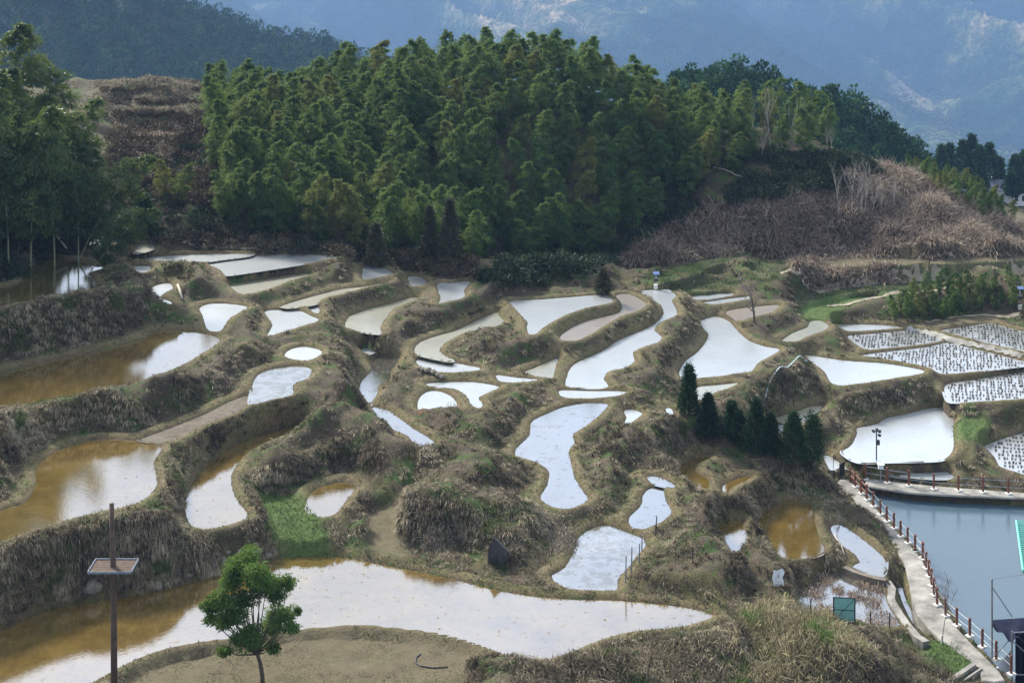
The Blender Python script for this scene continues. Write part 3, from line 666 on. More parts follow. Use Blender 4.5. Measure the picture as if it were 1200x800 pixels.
clumps('pale_dry_grass',[(870,735),(905,700),(960,715),(1010,760),(1000,800),(960,830),(900,830),(860,790)],240,40,.6,1.2,mat_blades('pale_grass',[(.25,(.07,.06,.03)),(.5,(.20,.17,.09)),(.8,(.42,.36,.22))],tint=(.5,.55,(.09,.14,.03))),60,95,.3,.035)
clumps('foreground_bank_grass',[(600,790),(700,770),(840,735),(900,760),(960,830),(600,840)],420,40,.35,.8,MDRY,60,90,.35,.034)
clumps('straw_heap_grass',[(150,790),(190,768),(250,758),(300,770),(220,785),(170,805)],90,60,.25,.5,mat_blades('straw',[(.25,(.12,.10,.07)),(.5,(.24,.205,.15)),(.8,(.38,.33,.25))]),60,90,.3,.03,9,None,(1.5,3))
clumps('red_brown_reeds',[(1025,775),(1010,750),(1060,750),(1110,765),(1120,800),(1040,820)],60,60,.4,.9,MDRY,60,95,.35,.03)
clumps('left_edge_silvergrass',[(-40,320),(-20,235),(20,225),(38,260),(30,310)],70,60,.8,1.6,mat_blades('left_silver',[(.25,(.10,.08,.05)),(.5,(.24,.19,.12)),(.8,(.42,.34,.24))]),90,125,.4,.035)
def leaf_mass(name, px, cnt, per, r0, r1, lsz, mat, y0, y1, sink=.3, seed=8):
    m=cnt*40; lo=min(p[0] for p in px); hi=max(p[0] for p in px)
    u=rng.uniform(lo,hi,m); y=rng.uniform(y0,y1,m); x=(u-600)*y/F; z=ground(x,y); uu,vv=proj(x,y,z)
    k=pip(px,uu,vv)&(samp(INS,x,y)<0)&(fbm(x/5,y/5,2,seed)>-.3); idx=np.nonzero(k)[0][:cnt]
    x,y,z=x[idx],y[idx],z[idx]; n=len(x); r=rng.uniform(r0,r1,n)
    d=unit(rng.normal(size=(n*per,3))); d[:,2]=np.abs(d[:,2])*.9-.1; rad=np.repeat(r,per)*rng.uniform(.55,1.05,n*per)
    lob=1+.25*np.sin(d[:,0]*5+np.repeat(rng.uniform(0,6,n),per))*np.cos(d[:,1]*4)
    c=np.stack([np.repeat(x,per),np.repeat(y,per),np.repeat(z-sink*0,per)],1)+d*(rad*lob)[:,None]*[1,1,.8]
    V,Fc=leaves(c,d+rng.normal(size=d.shape)*.6+[0,0,.1],lsz*rng.uniform(.6,1.3,n*per),lsz*.45*np.ones(n*per))
    print(name,n); return stuff(name,V,Fc,mat,np.clip(np.repeat(np.repeat(rng.uniform(.15,.85,n),per)+rng.normal(size=n*per)*.12,4),0,1))
MBUSH=mat_blades('dark_bush_leaves',[(.2,(.010,.018,.008)),(.5,(.022,.038,.015)),(.8,(.05,.07,.03))],trans=.15)
MBRUSH=mat_blades('bare_brush',[(.2,(.03,.024,.014)),(.5,(.075,.058,.034)),(.8,(.16,.125,.075))],trans=.1)
leaf_mass('dark_undergrowth',[(560,330),(620,290),(730,235),(820,190),(900,180),(1010,185),(1030,205),(960,225),(860,240),(780,265),(730,300),(640,335)],560,240,.7,1.5,.32,MBUSH,128,178)
leaf_mass('bare_undergrowth',[(110,280),(140,130),(250,140),(262,230),(300,255),(420,285),(560,310),(560,330),(400,300),(250,290)],620,170,.5,1.2,.30,MBRUSH,120,178)
leaf_mass('evergreen_undergrowth',[(140,290),(150,235),(240,140),(262,230),(330,262),(560,310),(400,296)],110,240,.6,1.3,.30,MBUSH,122,178,seed=18)

leaf_mass('dark_bank_bushes',[(-60,335),(-60,200),(40,200),(95,225),(120,262),(112,285),(60,300),(22,325)],260,260,.6,1.5,.26,MBUSH,98,130,seed=28)
def fieldgrass():
    n=260000; u=rng.uniform(-40,1240,n); y=1/np.sqrt(rng.uniform(1/145.**2,1/66.**2,n)); x=(u-600)*y/F
    k=(samp(FIELD,x,y)>.3)&(samp(INS,x,y)!=-2)&(rng.uniform(0,1,n)<.45+1.6*fbm(x/1.6,y/1.6,4,303)); x,y=x[k],y[k]; n=len(x)
    V,Fc=blades(np.stack([x,y,ground(x,y)-.02],1),unit(rng.normal(size=(n,3))*.7+[0,0,.6]),rng.uniform(.05,.15,n),rng.uniform(.02,.04,n),rng.uniform(.5,2,n))
    print('field',n);
    n2=360000; u=rng.uniform(700,1260,n2); y2=rng.uniform(112,150,n2); x2=(u-600)*y2/F; g_=samp(GRASS,x2,y2)
    k=(g_>.12)&(g_<.6)&(rng.uniform(0,1,n2)<.5+1.2*fbm(x2/1.4,y2/1.4,3,307)); x2,y2=x2[k],y2[k]; n2=len(x2)
    V2,F2=blades(np.stack([x2,y2,ground(x2,y2)-.02],1),unit(rng.normal(size=(n2,3))*.6+[0,0,.8]),rng.uniform(.10,.28,n2),rng.uniform(.03,.055,n2),rng.uniform(.5,2,n2))
    stuff('rough_field_grass',V2,F2,MGREEN,np.repeat(np.clip(.42+.7*fbm(x2/2,y2/2,3,23)+rng.normal(size=n2)*.15,0,1),6))
    stuff('field_stubble_grass',V,Fc,MTURF,np.repeat(np.clip(.62+.5*fbm(x/3,y/3,3,13)+rng.normal(size=n)*.15,0,1),6))
fieldgrass()

for i,(a_,b_) in enumerate([(137,132),(123,118),(108,104)]):
    leaf_mass('terrace_edge_brush',[(118,a_),(118,b_),(262,b_-1),(262,a_-1)],130,90,.25,.6,.22,MBRUSH,155,195,seed=40+i)
MSTRAW=bpy.data.materials['straw']
clumps('straw_heap',[(558,602),(600,598),(640,603),(668,625),(655,648),(600,645)],120,50,.25,.6,MSTRAW,70,110,.35,.035,9,None,(1.5,3))
clumps('straw_heap',[(505,612),(530,608),(528,640),(508,645)],20,50,.25,.5,MSTRAW,70,110,.3,.035,9,None,(1.5,3))

clumps('dry_field_grass',[(112,78),(268,78),(268,150),(112,150)],900,26,.25,.6,MDRY,158,214,.5,.07,31)
clumps('slope_dry_grass',[(140,140),(262,140),(262,225),(130,262)],420,26,.4,.9,MSILV,126,165,.4,.06,33)
# ---------------------------------------------------------------- trees
def mat_leaf(name, dark, mid, light, trans=.3, rough=.5, autumn=None, spec=.3):
    k=N(name); r=k.attr('rnd'); oi=k.n('ShaderNodeObjectInfo').outputs['Random']
    c=k.ramp(k.math('ADD',k.math('MULTIPLY',r,.7),k.math('MULTIPLY',oi,.3)),[(.15,dark),(.5,mid),(.85,light)])
    if autumn: c=k.mix(k.ramp(k.math('FRACT',k.math('MULTIPLY',oi,7.31)),[(.80,(0,)),(1,(.8,))]),c,autumn)
    b=k.bsdf(c,rough,spec); t=k.n('ShaderNodeBsdfTranslucent'); k.set(t.inputs[0],k.mix(.5,c,(.22,.28,.05)) if trans>.28 else c)
    m=k.n('ShaderNodeMixShader'); m.inputs[0].default_value=trans; k.set(m.inputs[1],b); k.set(m.inputs[2],t.outputs[0])
    return k.fin(m.outputs[0])
MBAM=mat_leaf('bamboo_leaves',(.012,.036,.010),(.040,.092,.026),(.13,.195,.055),.36,.6,(.15,.13,.04),.12)
MCYP=mat_leaf('cypress_leaves',(.006,.020,.008),(.018,.046,.017),(.045,.085,.03),.15,.7,None,.1)
MCON=mat_leaf('conifer_leaves',(.022,.028,.014),(.06,.062,.03),(.13,.115,.06),.12,.6)
MFAR=mat_leaf('far_forest_leaves',(.010,.030,.014),(.022,.058,.024),(.055,.11,.04),.15,.85,None,.04)
MBRO=mat_leaf('broadleaf',(.02,.05,.011),(.052,.115,.023),(.13,.215,.05),.3,.6,None,.12)
MCULM=simple('bamboo_culm',(.17,.18,.10),.45,.4)
MBARK=simple('bark',(.085,.07,.055),.9,.1)
MBARKL=simple('pale_bark',(.36,.33,.28),.9,.1)
MTWIGL=simple('pale_twigs',(.33,.30,.26),.9,.1)
MBARKM=simple('grey_twigs',(.20,.17,.15),.9,.1)

def bamboo_meshes(seed, h, rad, nspray, per, leafL, culm_r=.05, low=.22):
    """culm arching over at the tip, leaf sprays in drooping tiers"""
    q=np.random.default_rng(seed); a=q.uniform(0,6.28); bend=q.uniform(.10,.26)*h
    dirb=np.array([math.cos(a),math.sin(a),0])
    def P_(t): 
        t=np.asarray(t)[:,None]; return dirb*(bend*t**2.6)+np.array([0,0,1.])*(h*(t-.10*t**4*1.0))
    ts=np.linspace(0,1,12); pts=P_(ts)
    m=MB(); m.tube([tuple(p) for p in pts],[culm_r*(1-.85*t)+.004 for t in ts],6); 
    t=low+(1-low)*q.uniform(0,1,nspray)**1.05; org=P_(t)
    az=q.uniform(0,6.28,nspray)
    prof=np.sin(np.clip((t-low)/(1-low),0,1)**.8*math.pi*.86+.30)
    r=rad*prof*q.uniform(.55,1.15,nspray)
    out=np.stack([np.cos(az),np.sin(az),np.zeros(nspray)],1)
    s=q.uniform(0.15,1,(nspray,per))**.7
    o=np.repeat(org,per,0); rr=np.repeat(r,per); oo=np.repeat(out,per,0); ss=s.ravel()
    n=nspray*per
    lift=.42*rr*np.sin(ss*2.1)-.34*rr*ss**2
    c=o+oo*(rr*ss)[:,None]; c[:,2]+=lift
    c+=q.normal(size=(n,3))*(.07+.16*rr*ss*.8)[:,None]*[1,1,.55]
    d=oo*.6+q.normal(size=(n,3))*.5+[0,0,-.75]
    global rng
    V,Fc=leaves(c,d,leafL*q.uniform(.6,1.25,n),leafL*.27*q.uniform(.8,1.3,n))
    rnd=np.clip(np.repeat(np.repeat(q.uniform(.25,.75,nspray),per)+q.normal(size=n)*.13,4),0,1)
    fm=mesh_np('foliage',V,Fc,MBAM,False,{'rnd':rnd})
    cm=bpy.data.meshes.new('culm'); cm.from_pydata(m.v,[],m.f); cm.materials.append(MCULM); cm.update()
    return cm,fm
def put_bamboo(v, x, y, z, s, label, group, rz, nm='bamboo', cat='bamboo'):
    t=empty(nm,(x,y,z),label,cat,group,rz); t.scale=(s,s,s)
    link('culm',v[0],t); link('foliage',v[1],t); return t
MBAMD=mat_leaf('shaded_bamboo_leaves',(.008,.022,.007),(.022,.055,.014),(.09,.13,.03),.3,.5)  # darker leaf copy: backlit shade of the left clump put into its colour
BV=[bamboo_meshes(100+i,10.0,1.85,84,78,.34,.05,.14) for i in range(8)]
def grove():
    pts=[]; q=random.Random(5); tries=0
    while len(pts)<470 and tries<60000:
        tries+=1
        u=q.uniform(252,1000); y=q.uniform(126,174); x=(u-600)*y/F
        by=float(np.interp(u,BU,BY))
        if y<by+(1.0 if u>420 else 3.0): continue
        z=gz(x,y); uu,vv=float(x*F/y+600),float(F*(CAM_Z-z)/y+VH)
        lim=np.interp(u,[236,260,330,500,640,720,780,830,900,1000],[215,265,285,312,322,292,262,226,196,172])
        if vv>lim: continue
        if u<262 and vv>200: continue
        mind=2.05 if u<840 else 2.5
        if any((x-a)**2+(y-b)**2<mind*mind for a,b,_,_ in pts): continue
        pts.append((x,y,z,u))
    print('grove',len(pts),tries)
    pts.sort(key=lambda p:p[1]); low=[bamboo_meshes(300+i,10.0,1.85,60,26,.52,.05,.3)[1] for i in range(4)]; Vs=[];Fs=[];Rn=[];off=0
    for i,(x,y,z,u) in enumerate(pts):
        s=q.uniform(.58,.78)*(1 if u<800 else .92)
        if i>=270:                             # the crowns furthest back, in one mass
            me=low[i%4]; n=len(me.vertices); v=np.empty(n*3,np.float32); me.vertices.foreach_get('co',v); v=v.reshape(-1,3)*s; r=np.empty(n,np.float32); me.attributes['rnd'].data.foreach_get('value',r)
            a=q.uniform(0,6.28); v=np.stack([v[:,0]*math.cos(a)-v[:,1]*math.sin(a)+x,v[:,0]*math.sin(a)+v[:,1]*math.cos(a)+y,v[:,2]+z-.3],1)
            Vs.append(v);Fs.append(np.arange(n).reshape(-1,4)+off);off+=n;Rn.append(np.clip(r+q.uniform(-.15,.15),0,1)); continue
        put_bamboo(BV[i%8],x,y,z-.3,s,'feathery bamboo in the dense green grove on the hill behind the terraces','bamboos of the hill grove',q.uniform(0,6.28))
    if Vs: stuff('bamboo_mass',np.concatenate(Vs),np.concatenate(Fs),MBAM,np.concatenate(Rn))
grove()
BN=[bamboo_meshes(200+i,14.0,2.5,110,100,.32,.07,.22) for i in range(4)]
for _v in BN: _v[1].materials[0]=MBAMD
for i,(u,y,s,rz,zb,lab) in enumerate([(-95,116,1.0,.3,0,None),(-60,121,1.02,1.7,0,None),(-34,115,1.0,4.1,0,None),(-8,122,1.02,.8,0,None),(10,116.5,.98,5.0,0,None),(26,123,1.06,2.2,0,None),(36,118,1.06,3.6,0,None),(52,124,1.0,.2,0,None),(64,119.5,1.02,5.9,0,None),(80,124,.95,.05,0,None),(92,120.5,.8,6.2,0,None),(108,125,.66,.1,0,None),(20,128,1.05,1.1,0,None),(70,129,1.05,2.6,0,None),(-50,127,1.05,.6,0,None)]):
    x=(u-600)*y/F; z=gz(x,y)
    put_bamboo(BN[i%4],x,y,z-.3,s,'tall dark bamboo of the clump towering over the dark pond at left','bamboos of the left clump',rz)

for u,y,sc,rx,ry,lab in [(98,117,.62,0,.62,'bamboo arching far out to the right over the brown bank from the left clump'),(92,121,.80,.0,.42,'bamboo leaning right at the upper edge of the left clump')]:
    x=(u-600)*y/F; t=put_bamboo(BN[1],x,y,gz(x,y)-.2,sc,lab,None,0); t.rotation_euler=(rx,ry,0)

def cone_tree(name,label,cat,base,h,r,mat,seed,n=5200,lsz=.2,loose=0.0,group=None,top=.55,low=.03,bark=None,upsweep=.8):
    q=np.random.default_rng(seed)
    t=q.uniform(low,1,n)**.9; prof=(1-t)**top*np.minimum(1,(t+.12)*4)
    az=q.uniform(0,6.28,n); lob=1+.16*np.sin(az*3+seed+t*9)+.13*np.sin(az*5-t*17+seed)+.12*np.sin(t*34+az)
    rr=r*prof*lob*(1+.22*np.sin(az*2+seed*1.7)*np.sin(t*8+seed))*np.sqrt(q.uniform(.25+.0*t,1.08,n))
    c=np.stack([np.cos(az)*rr,np.sin(az)*rr,h*t],1)+q.normal(size=(n,3))*(.05+loose)
    d=np.stack([np.cos(az),np.sin(az),np.full(n,upsweep)],1)+q.normal(size=(n,3))*.5
    V,Fc=leaves(c,d,lsz*q.uniform(.6,1.4,n),lsz*.42*np.ones(n))
    T=empty(name,base,label,cat,group)
    cl=.5+.3*np.sin(az*4+t*25)
    link('crown',mesh_np('crown',V,Fc,mat,False,{'rnd':np.repeat(np.clip(cl+q.normal(size=n)*.15,0,1),4)}),T)
    m=MB(); m.tube([(0,0,-.2),(0.02,0,h*.5),(0,0,h*.93)],[r*.11+.02,r*.07+.01,.01],7); m.build('trunk',bark or MBARK,T)
    return T
def px_tree(u,vt,vb,hw,z=None):
    p=hit(u,vb) if z is None else Vector((*w2(u,vb,z),z))
    ppm=F/p.y; return p,(vb-vt)/ppm,hw/ppm
for u,vt,vb,hw,lab,sd in [(807.3,430,487,11.5,'tallest and leftmost slender dark cypress, standing alone beside the water',1),
    (830,466,514,12,'second dark cypress from the left, short and plump',2),
    (858,474,512,9,'narrow dark cypress with a twin crown close beside it on its right',3),
    (866,485,520,9.5,'small dark cypress tucked against the widest cypress',4),
    (886.5,470,530,17,'widest dark cypress, in the middle of the row by the hose',5),
    (903,488,532,11,'dark cypress filling in behind the right side of the widest one',6),
    (930,487,542,17.5,'broad pointed dark cypress in front of the narrow pale water',7)]:
    p,h,r=px_tree(u,vt,vb,hw)
    cone_tree('cypress',lab,'cypress tree',p,h,r*1.12,MCYP,sd,7500,.16,.055,'dark cypresses along the bank',.78)
p,h,r=px_tree(953,488,552,10); cone_tree('small_tree','thin loose-leaved dark tree beside the gate at the end of the walkway','tree',p,h,r,MCYP,9,2600,.2,.10,None,.35,.1)
for u,vt,vb,hw,z,lab,sd in [(441,264,312,12,None,'brownish conifer, leftmost of the three below the bamboo grove',11),(504,244,322,11,8.4,'tall brownish green conifer just left of its twin below the grove',12),(527,234,326,15,8.2,'tallest brownish conifer at the foot of the bamboo grove',13),(707,317,343,9,None,'little cone-shaped conifer at the far bank left of the walkers',14)]:
    p,h,r=px_tree(u,vt,vb,hw,z); p.z=min(p.z,gz(p.x,p.y)+.1)
    cone_tree('conifer',lab,'conifer',p,h,r,MCON,sd,5200,.26,.03,None,.7)
for u,vt,vb,hw,lab,sd in [(168,232,284,13,'dark rounded evergreen at the foot of the slope above the small ponds',21),(140,252,282,16,'low dark evergreen bush left of the rounded evergreen',22)]:
    p,h,r=px_tree(u,vt,vb,hw); cone_tree('evergreen',lab,'evergreen tree',p,h,r,MCYP,sd,3800,.28,.12,None,.35)
# young bamboos standing apart from the grove
for i,(u,v,s,lab) in enumerate([(378,290,.42,'little bright bamboo alone below the left end of the grove'),(312,262,.5,'young pale bamboo bending over the fallen poles'),(212,243,.45,'young bamboo on the brown slope, right one of a pair'),(192,238,.45,'young bamboo on the brown slope, left one of a pair'),(262,262,.52,'bamboo at the lower left corner of the grove'),(275,268,.5,'bamboo with bare culm showing at the grove edge')]):
    p=hit(u,v); put_bamboo(BV[(i+3)%8],p.x,p.y,p.z-.1,s,lab,None,i*1.3)

def twig_tree(seed,h,spread,bark,levels=4,up=.6,trunk=.07,fork=.35,name='bare_tree'):
    q=random.Random(seed); tr=MB(); br=MB()
    def grow(p,d,L,r,lv,mb):
        n=3; pts=[p]; rs=[r]; cur=p; dd=d.copy()
        for i in range(n):
            dd=(dd+Vector((q.uniform(-.14,.14),q.uniform(-.14,.14),q.uniform(-.02,.12)))).normalized()
            cur=cur+dd*(L/n); pts.append(cur); rs.append(r*(1-.5*(i+1)/n))
        mb.tube(pts,rs,5 if lv<2 else 3,False)
        if lv>=levels: return
        k=3 if lv<levels-1 else 4
        for j in range(k+(lv==0)*3):
            f=q.uniform(.35,1) if j else 1
            i0=min(int(f*n),n-1); b=pts[i0]+(pts[i0+1]-pts[i0])*(f*n-i0 if f<1 else 1)
            a=q.uniform(0,6.28); side=Vector((math.cos(a),math.sin(a),0))
            nd=(dd*up+side*spread+Vector((0,0,.35))).normalized()
            grow(b,nd,L*q.uniform(.42,.66),max(r*.52,.013),lv+1,br)
    H=h*fork; top=Vector((q.uniform(-.1,.1),q.uniform(-.1,.1),H))
    grow(Vector((0,0,-.15)),Vector((0,0,1)),H*1.6,trunk,0,tr)
    a=bpy.data.meshes.new('trunk'); a.from_pydata(tr.v,[],tr.f); a.materials.append(bark); a.update()
    b=bpy.data.meshes.new('branches'); b.from_pydata(br.v,[],br.f); b.materials.append(MTWIGL if bark is MBARKL else MBARKM); b.update()
    return a,b
def put_bare(v,p,s,label,group=None,rz=0,nm='bare_tree'):
    t=empty(nm,p,label,'bare tree',group,rz); t.scale=s if isinstance(s,tuple) else (s,s,s); link('trunk',v[0],t); link('branches',v[1],t); return t
V1=twig_tree(3,5.0,.8,MBARK,4,.6,.16,.40)
p=hit(884,378); ppm=F/p.y; 
def mheight(v): return max(x.co.z for x in v[1].vertices)
s=(378-316)/ppm/mheight(V1); put_bare(V1,p,s,'bare spreading tree on the small mound between the upper right ponds')
TV=[twig_tree(30+i,6.0,.42,MBARKL,3,.95,.08,.6) for i in range(4)]
q=random.Random(9)
for (a,b,c) in [(545,560,760),(592,560,762),(632,550,745),(658,590,757),(686,640,755),(620,600,765),(732,590,747),(757,680,747),(780,670,742)]:
    u=800+a/2.9625; vt=b/2.9625; vb=c/2.9625; p=hit(u,vb); ppm=F/p.y; v=TV[q.randrange(4)]
    put_bare(v,p,1.05*(vb-vt)/ppm/mheight(v),'pale leafless tree of the thin stand on the brown silvergrass slope','pale bare trees on the brown slope',q.uniform(0,6))
for (a,b,c) in [(103,240,400),(165,260,420),(220,250,440),(277,400,560),(305,290,512),(338,450,540),(370,320,510),(385,380,505),(430,340,530),(440,380,525),(505,430,535),(520,440,538),(240,330,480),(325,430,515)]:
    u=800+a/2.9625; vt=b/2.9625; vb=c/2.9625; p=hit(u,vb); ppm=F/p.y; v=TV[q.randrange(4)]
    put_bare(v,p,(vb-vt)/ppm/mheight(v),'pale bare trunk among the bamboos on the right shoulder of the hill','bare trees on the hill shoulder',q.uniform(0,6))

# foreground broadleaf tree, clump by clump
def fg_tree():
    base=Vector((*w2(308,806,4.95),4.9)); y0=base.y; s=F/y0
    T=empty('broadleaf_tree',base,'small leafy green tree with an open crown in the bare field at the front','tree')
    cl=[(330,130,92),(430,110,62),(240,210,80),(570,165,46),(530,250,66),(150,330,58),(250,380,92),(330,300,62),(180,480,48),(215,585,40),(350,505,88),(470,520,72),(470,600,52),(545,400,76),(615,430,40),(652,362,17),(430,235,70),(300,560,46),(200,290,70),(140,400,34),(480,150,60),(590,230,36),(380,170,70),(270,130,50)]
    q=np.random.default_rng(4); Vs=[];Fs=[];rn=[];off=0; m=MB(); br=MB()
    fork=Vector((-.3,0,(806-765)/s)); top=Vector((0,.05,0))
    m.tube([(0,0,-.15),(-.02,0,.6),(-.12,0,1.2),tuple(fork+Vector((0,0,.15)))],[.12,.10,.09,.07],9)
    for k,(a,b,r) in enumerate(cl):
        u=220+a/5; v=640+b/5; R_=r/5/s*1.22
        c=np.array([(u-308)/s, q.uniform(-.8,.8)*(.4+.9*abs(1)), (806-v)/s]); 
        n=int(1900*(R_/.7)**2)+150; sb=unit(q.normal(size=(11,3)))*q.uniform(.35,1.0,(11,1)); pick=q.integers(0,11,n)
        d=unit(q.normal(size=(n,3))); rad=R_*q.uniform(.25,1.08,n)**.7
        P_=c+(sb[pick]*R_*.85+d*rad[:,None]*.55)*[1,1,.75]
        V,Fc=leaves(P_,d*.5+q.normal(size=(n,3))*.7+[0,0,-.15],(.12*q.uniform(.6,1.3,n)),.06*q.uniform(.8,1.2,n))
        Vs.append(V);Fs.append(Fc+off);off+=len(V); rn.append(np.repeat(np.clip(q.uniform(.3,.7)+q.normal(size=n)*.16,0,1),4))
        e=Vector(tuple(c)); mid=fork.lerp(e,.5)+Vector((q.uniform(-.1,.1),0,-.12))
        br.tube([tuple(fork),tuple(mid),tuple(e)],[.045,.028,.010],5)
    link('crown',mesh_np('crown',np.concatenate(Vs),np.concatenate(Fs),MBRO,False,{'rnd':np.concatenate(rn)}),T)
    m.build('trunk',MBARK,T,True); br.build('branches',MBARK,T,True)
fg_tree()

# far forests: many small crowns in one mass
def forest(name, fn, n, r0, r1, per, lsz, mat, seed, pointy=.5):
    q=np.random.default_rng(seed); x,y=fn(q,n); z=HG[name](x,y); n=len(x)
    r=q.uniform(r0,r1,n); hgt=r*np.where(q.uniform(0,1,n)<pointy,2.2,1.1)
    N_=n*per; t=q.uniform(0,1,N_); az=q.uniform(0,6.28,N_); R_=np.repeat(r,per); Hh=np.repeat(hgt,per)
    rr=R_*np.sqrt(np.clip(1-t**1.3,0,1))*q.uniform(.6,1.08,N_)
    c=np.stack([np.repeat(x,per)+np.cos(az)*rr,np.repeat(y,per)+np.sin(az)*rr,np.repeat(z,per)+Hh*(t*1.0+.15)],1)
    d=np.stack([np.cos(az),np.sin(az),t*1.5],1)+q.normal(size=(N_,3))*.45
    V,Fc=leaves(c,d,lsz*R_*q.uniform(.7,1.3,N_),lsz*R_*.6)
    return stuff(name,V,Fc,mat,np.clip(np.repeat(np.repeat(q.uniform(.05,.95,n)*(.22 if name=='mountain_forest' else 1)+(crest(x,y) if name=='mountain_forest' else 0),per)+q.normal(size=N_)*.1,4),0,1))  # mountain crowns carry the same painted relief tone as the slope
HG={}
def hillmesh(name, f, x0,x1,y0,y1,nx_,ny_,mat,attr=None):
    X,Y=np.meshgrid(np.linspace(x0,x1,nx_),np.linspace(y0,y1,ny_)); Z=f(X,Y)
    I=np.arange(nx_*ny_).reshape(ny_,nx_); Fq=np.stack([I[:-1,:-1],I[:-1,1:],I[1:,1:],I[1:,:-1]],-1).reshape(-1,4)
    tag(link(name,mesh_np(name,np.stack([X,Y,Z],-1).reshape(-1,3),Fq,mat,True,{'crest':attr(X,Y).ravel()} if attr else None)),kind='structure')
def mat_forestfloor(name,a,b,c,sc):
    k=N(name); f=k.noise(sc,5,.65); g=k.noise(sc*9,4,.7); col=k.ramp(f,[(.38,a),(.52,b),(.66,c)]); col=k.mix(k.ramp(g,[(.35,(0,)),(.7,(.5,))]),col,tuple(v*.5 for v in a))
    return k.fin(k.bsdf(col,.95,.05,k.bump(g,.8,1/sc*.05)))
# wooded hill at the upper left (D 330-480)
def f2(X,Y):
    U=X*F/Y+600; top=CAM_Z-(np.interp(U,[-400,0,120,200,250,320,380,450,600],[-140,-60,-28,0,20,44,52,84,130])+120)*840/F-4
    return -52+(top+52)*sstep(630,840,Y)+8*fbm(X/80,Y/80,3,7)-np.maximum(0,Y-850)*.4
HG['left_hill_forest']=f2
hillmesh('wooded_hill',f2,-520,110,560,1050,110,80,mat_forestfloor('hill_floor',(.012,.028,.012),(.025,.045,.02),(.06,.055,.04),.05))
forest('left_hill_forest',lambda q,n:(lambda U,Y:((U-600)*Y/F,Y))(q.uniform(-60,470,n),q.uniform(640,860,n)),2300,2.1,4.2,70,.42,MFAR,3,.6)
# conifer ridge at the right (D 230-300)
def f3(X,Y):
    U=X*F/Y+600
    vt=np.interp(U,[780,835,862,900,920,945,1000,1030,1060,1090,1110,1200],[95,86,74,86,104,106,108,134,154,184,240,400])
    zt=CAM_Z-(vt-VH)*270/F-3.0
    return zt-np.abs(Y-270)*.35+2*fbm(X/14,Y/14,3,9)
HG['conifer_ridge_forest']=f3
hillmesh('conifer_ridge',f3,20,110,215,330,60,60,mat_forestfloor('ridge_floor',(.010,.022,.010),(.02,.035,.018),(.04,.05,.03),.08))
forest('conifer_ridge_forest',lambda q,n:(lambda U,Y:((U-600)*Y/F,Y))(q.uniform(790,1105,n),q.uniform(232,285,n)),900,.9,1.9,90,.42,MFAR,5,.75)
# the far mountain
def crest(X,Y):                             # scrub, dry grass on spurs, forest in gullies; contrast paints in relief shading
    return np.clip(.05+1.15*(.42-np.abs(fbm(X/270+Y/520,Y/1100,4,55))*1.7)+.9*fbm(X/260,Y/420,3,199),0,.85)
def fm(X,Y):
    base=CAM_Z-(np.interp(Y,[1300,2500],[245,182])+120)*Y/F; base=np.maximum(base,-390)
    t=sstep(2300,4900,Y); z=base+445*t
    k=sstep(2200,3000,Y)*sstep(5300,4500,Y)
    return z+k*(190*fbm(X/700+3,Y/1300,4,21)+(.5-np.abs(fbm(X/270+Y/520,Y/1100,4,55))*1.7)*260)
HG['mountain_forest']=fm
def mat_mountain():
    k=N('mountain_scrub'); c=k.attr('crest'); n1=k.noise(.012,6,.72); n2=k.noise(.07,4,.75); n3=k.noise(.0022,3,.6)
    f=k.math('ADD',k.math('MULTIPLY',c,.75),k.math('MULTIPLY',k.math('SUBTRACT',n1,.5),1.5)); f=k.math('ADD',f,k.math('MULTIPLY',k.math('SUBTRACT',n3,.5),.8))
    col=k.ramp(f,[(.08,(.006,.018,.010)),(.32,(.03,.06,.025)),(.50,(.16,.16,.075)),(.72,(.42,.31,.20))])  # relief shading put into the colour: gullies dark, spurs pale
    col=k.mix(k.ramp(n2,[(.38,(0,)),(.62,(.75,))]),col,(.010,.024,.012))
    return k.fin(k.bsdf(col,.95,.02,k.bump(k.math('ADD',n1,k.math('MULTIPLY',n2,.35)),1.0,30)))
MMT=mat_mountain()
hillmesh('mountain',fm,-2400,2400,1250,5500,420,420,MMT,crest)
forest('mountain_forest',lambda q,n:(lambda U,Y:((U-600)*Y/F,Y))(q.uniform(180,1260,n),2200+1900*q.uniform(0,1,n)),7000,5.0,9.0,22,.5,mat_leaf('mountain_leaves',(.008,.024,.012),(.045,.07,.035),(.20,.18,.12),.1,.9,None,.02),6,.3)
for i,(u,vt,vb,hw,Y) in enumerate([(1103,172,205,7,300),(1113,170,206,8,303),(1128,166,216,9,290),(1139,160,222,10,288),(1148,172,224,10,286),(1160,170,226,11,290),(1171,186,226,8,292),(1190,184,228,11,280),(1202,178,232,13,284),(1186,204,232,7,278)]):
    g=wY(u,vb,Y); ppm=F/Y
    cone_tree('far_conifer','tall dark conifer of the row in the valley beyond the right shoulder','conifer',g,(vb-vt)/ppm,hw/ppm,MFAR,60+i,1600,.7,.1,'conifers in the far valley',.6)
# valley floor with the village
def f4(X,Y):
    return CAM_Z-(232-VH)*285/F-.5-np.clip((Y-285),0,900)*.30+1.2*fbm(X/25,Y/25,3,2)-np.clip(285-Y,0,200)*.03
hillmesh('valley_floor',f4,55,330,215,900,110,120,mat_forestfloor('valley_earth',(.05,.06,.03),(.12,.10,.07),(.22,.18,.14),.03))
